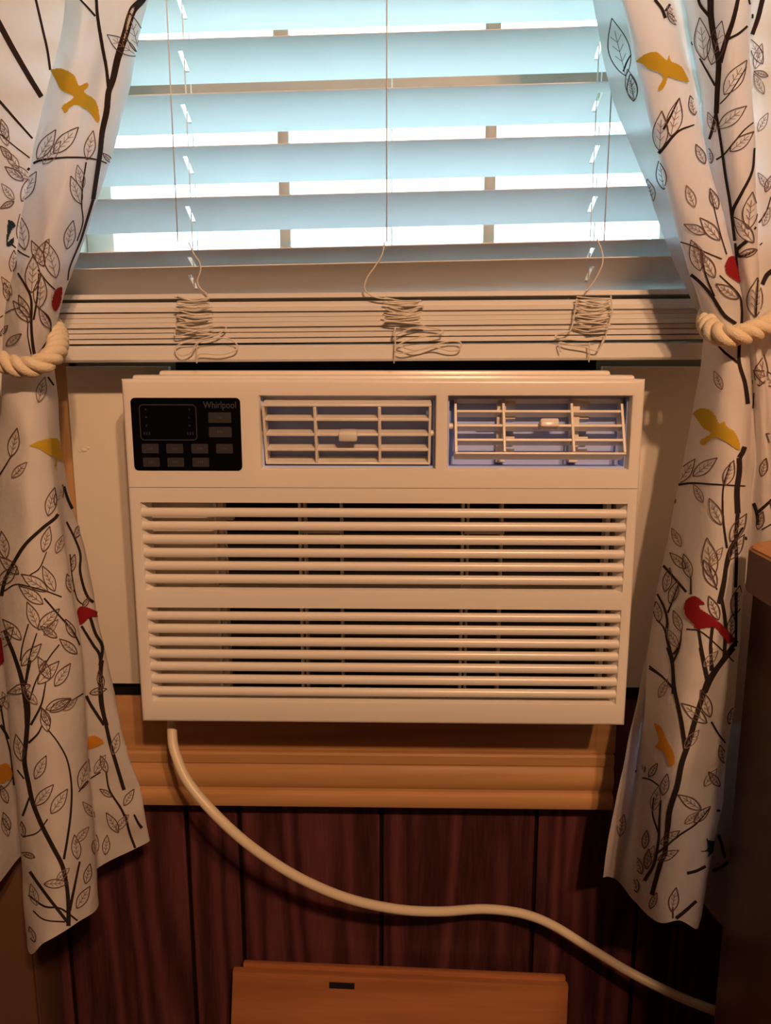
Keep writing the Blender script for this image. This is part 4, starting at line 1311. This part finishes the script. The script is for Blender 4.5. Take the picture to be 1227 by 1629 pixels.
rope('thick cotton rope tied round the right curtain', [(1160, 490, -.100), (1136, 492, -.110), (1126, 505, -.136), (1130, 522, -.162), (1148, 533, -.178), (1172, 534, -.184), (1200, 526, -.182), (1226, 514, -.176),
      (1262, 495, -.160), (1310, 470, -.100)])

# ------------------------------------------------------------------ furniture at the edges
# dresser on the right, its back corner nearest the window
YD = -0.185
ztop_d = Z(860, YD, 1210)
dx = X(1199, 890, YD - 0.03)
t_th = ztop_d - Z(944, YD - 0.03, 1195)
dr = thing('dresser', (dx + 0.25, YD - 0.22, 0.0), 'dark wood dresser with a honey coloured top at the right edge', 'dresser')
bm = bmesh.new()
rc = 0.026
out = [(dx + rc - rc * math.sin(math.radians(a_)), YD - rc + rc * math.cos(math.radians(a_))) for a_ in range(0, 91, 15)]
out += [(dx, YD - 0.46), (dx + 0.5, YD - 0.46), (dx + 0.5, YD)]
lo_ = [bm.verts.new((x, y, ztop_d - t_th)) for x, y in out]; hi_ = [bm.verts.new((x, y, ztop_d)) for x, y in out]
for k in range(len(out)): bm.faces.new((lo_[k], lo_[(k + 1) % len(out)], hi_[(k + 1) % len(out)], hi_[k]))
bm.faces.new(lo_); tf = bm.faces.new(hi_)
bmesh.ops.bevel(bm, geom=list(tf.edges), offset=0.003, segments=2, affect='EDGES')
for f in bm.faces: f.material_index = 0 if f.normal.z > 0.3 or abs(f.calc_center_median().z - ztop_d) < 0.002 else 1
finish('dresser_top', bm, [M_DTOP, M_DEDGE], dr, 40)
box('dresser_side', dx + 0.014, dx + 0.036, YD - 0.44, YD - 0.004, 0.0, ztop_d - t_th, M_DRESS, dr, 0.001)
box('dresser_side', dx + 0.472, dx + 0.494, YD - 0.44, YD - 0.004, 0.0, ztop_d - t_th, M_DRESS, dr, 0.001)
box('dresser_back', dx + 0.036, dx + 0.472, YD - 0.010, YD - 0.004, 0.03, ztop_d - t_th, M_DRESS, dr)
for k in range(4):
    zz = 0.06 + k * (ztop_d - t_th - 0.08) / 4
    d = box('drawer', dx + 0.038, dx + 0.470, YD - 0.45, YD - 0.43, zz, zz + (ztop_d - t_th - 0.08) / 4 - 0.008, M_DRESS, dr, 0.002)

# plain brown cabinet at the lower left, behind the curtain
YK = -0.062
kx = X(41, 1425, YK)
cb = thing('cabinet', (kx - 0.2, YK / 2, 0.0), 'plain brown cabinet behind the left curtain at the lower left corner', 'cabinet')
kz = 0.83
box('cabinet_body', kx - 0.42, kx, YK + 0.006, -0.001, 0.0, kz, M_CAB, cb, 0.0015)
box('cabinet_door', kx - 0.415, kx - 0.0005, YK, YK + 0.0055, 0.02, kz - 0.005, M_CAB, cb, 0.001)

# wooden board leaning on the panelling
YW = -0.030
tl = P(370, 1546, YW); tr_ = P(905, 1570, YW)
bd_root = thing('wooden_board', (tl.x + 0.2, YW - 0.06, 0.0), 'honey coloured wooden board with a dark slot leaning below the cord', 'board')
roll = math.atan2(tr_.z - tl.z, tr_.x - tl.x)
bw = (tr_ - tl).length
lean = math.radians(9)
hgt = tl.z / math.cos(lean) + 0.0
def board_part(name, u0, u1, y0, y1, v0, v1, m, bev=0.0015):
    """u along the top edge, v downwards from the top-left corner"""
    Mx = Matrix.Translation(tl) @ Matrix.Rotation(-roll, 4, 'Y') @ Matrix.Rotation(-lean, 4, 'X')
    bm = bmesh.new(); add_box(bm, u0, u1, y0, y1, -v1, -v0, bev, 2, 0, Mx)
    return finish(name, bm, m, bd_root, 40)
sl0, sl1 = bw * (525 - 370) / 535, bw * (565 - 370) / 535
vt0, vt1 = 0.0075, 0.0155
hb = tl.z - 0.024
bm = grid_plate([0, sl0, sl1, bw], [-hb, -vt1, -vt0, 0], lambda i, j: i == 1 and j == 1, 0.0, 0.010, 0.0012, 2)
Mx = Matrix.Translation(tl) @ Matrix.Rotation(-roll, 4, 'Y') @ Matrix.Rotation(-lean, 4, 'X')
bmesh.ops.transform(bm, matrix=Mx, verts=bm.verts)
finish('front_board', bm, M_BOARD, bd_root, 40)
board_part('back_lip', 0.010, bw - 0.001, 0.0102, 0.018, -0.0045, hb - 0.01, M_BOARD)
board_part('slot_shade', sl0 + 0.0002, sl1 - 0.0002, 0.0014, 0.0101, vt0 + 0.0002, vt1 - 0.0002, M_DARK, 0)  # black block near the surface stands in for the shade inside the slot
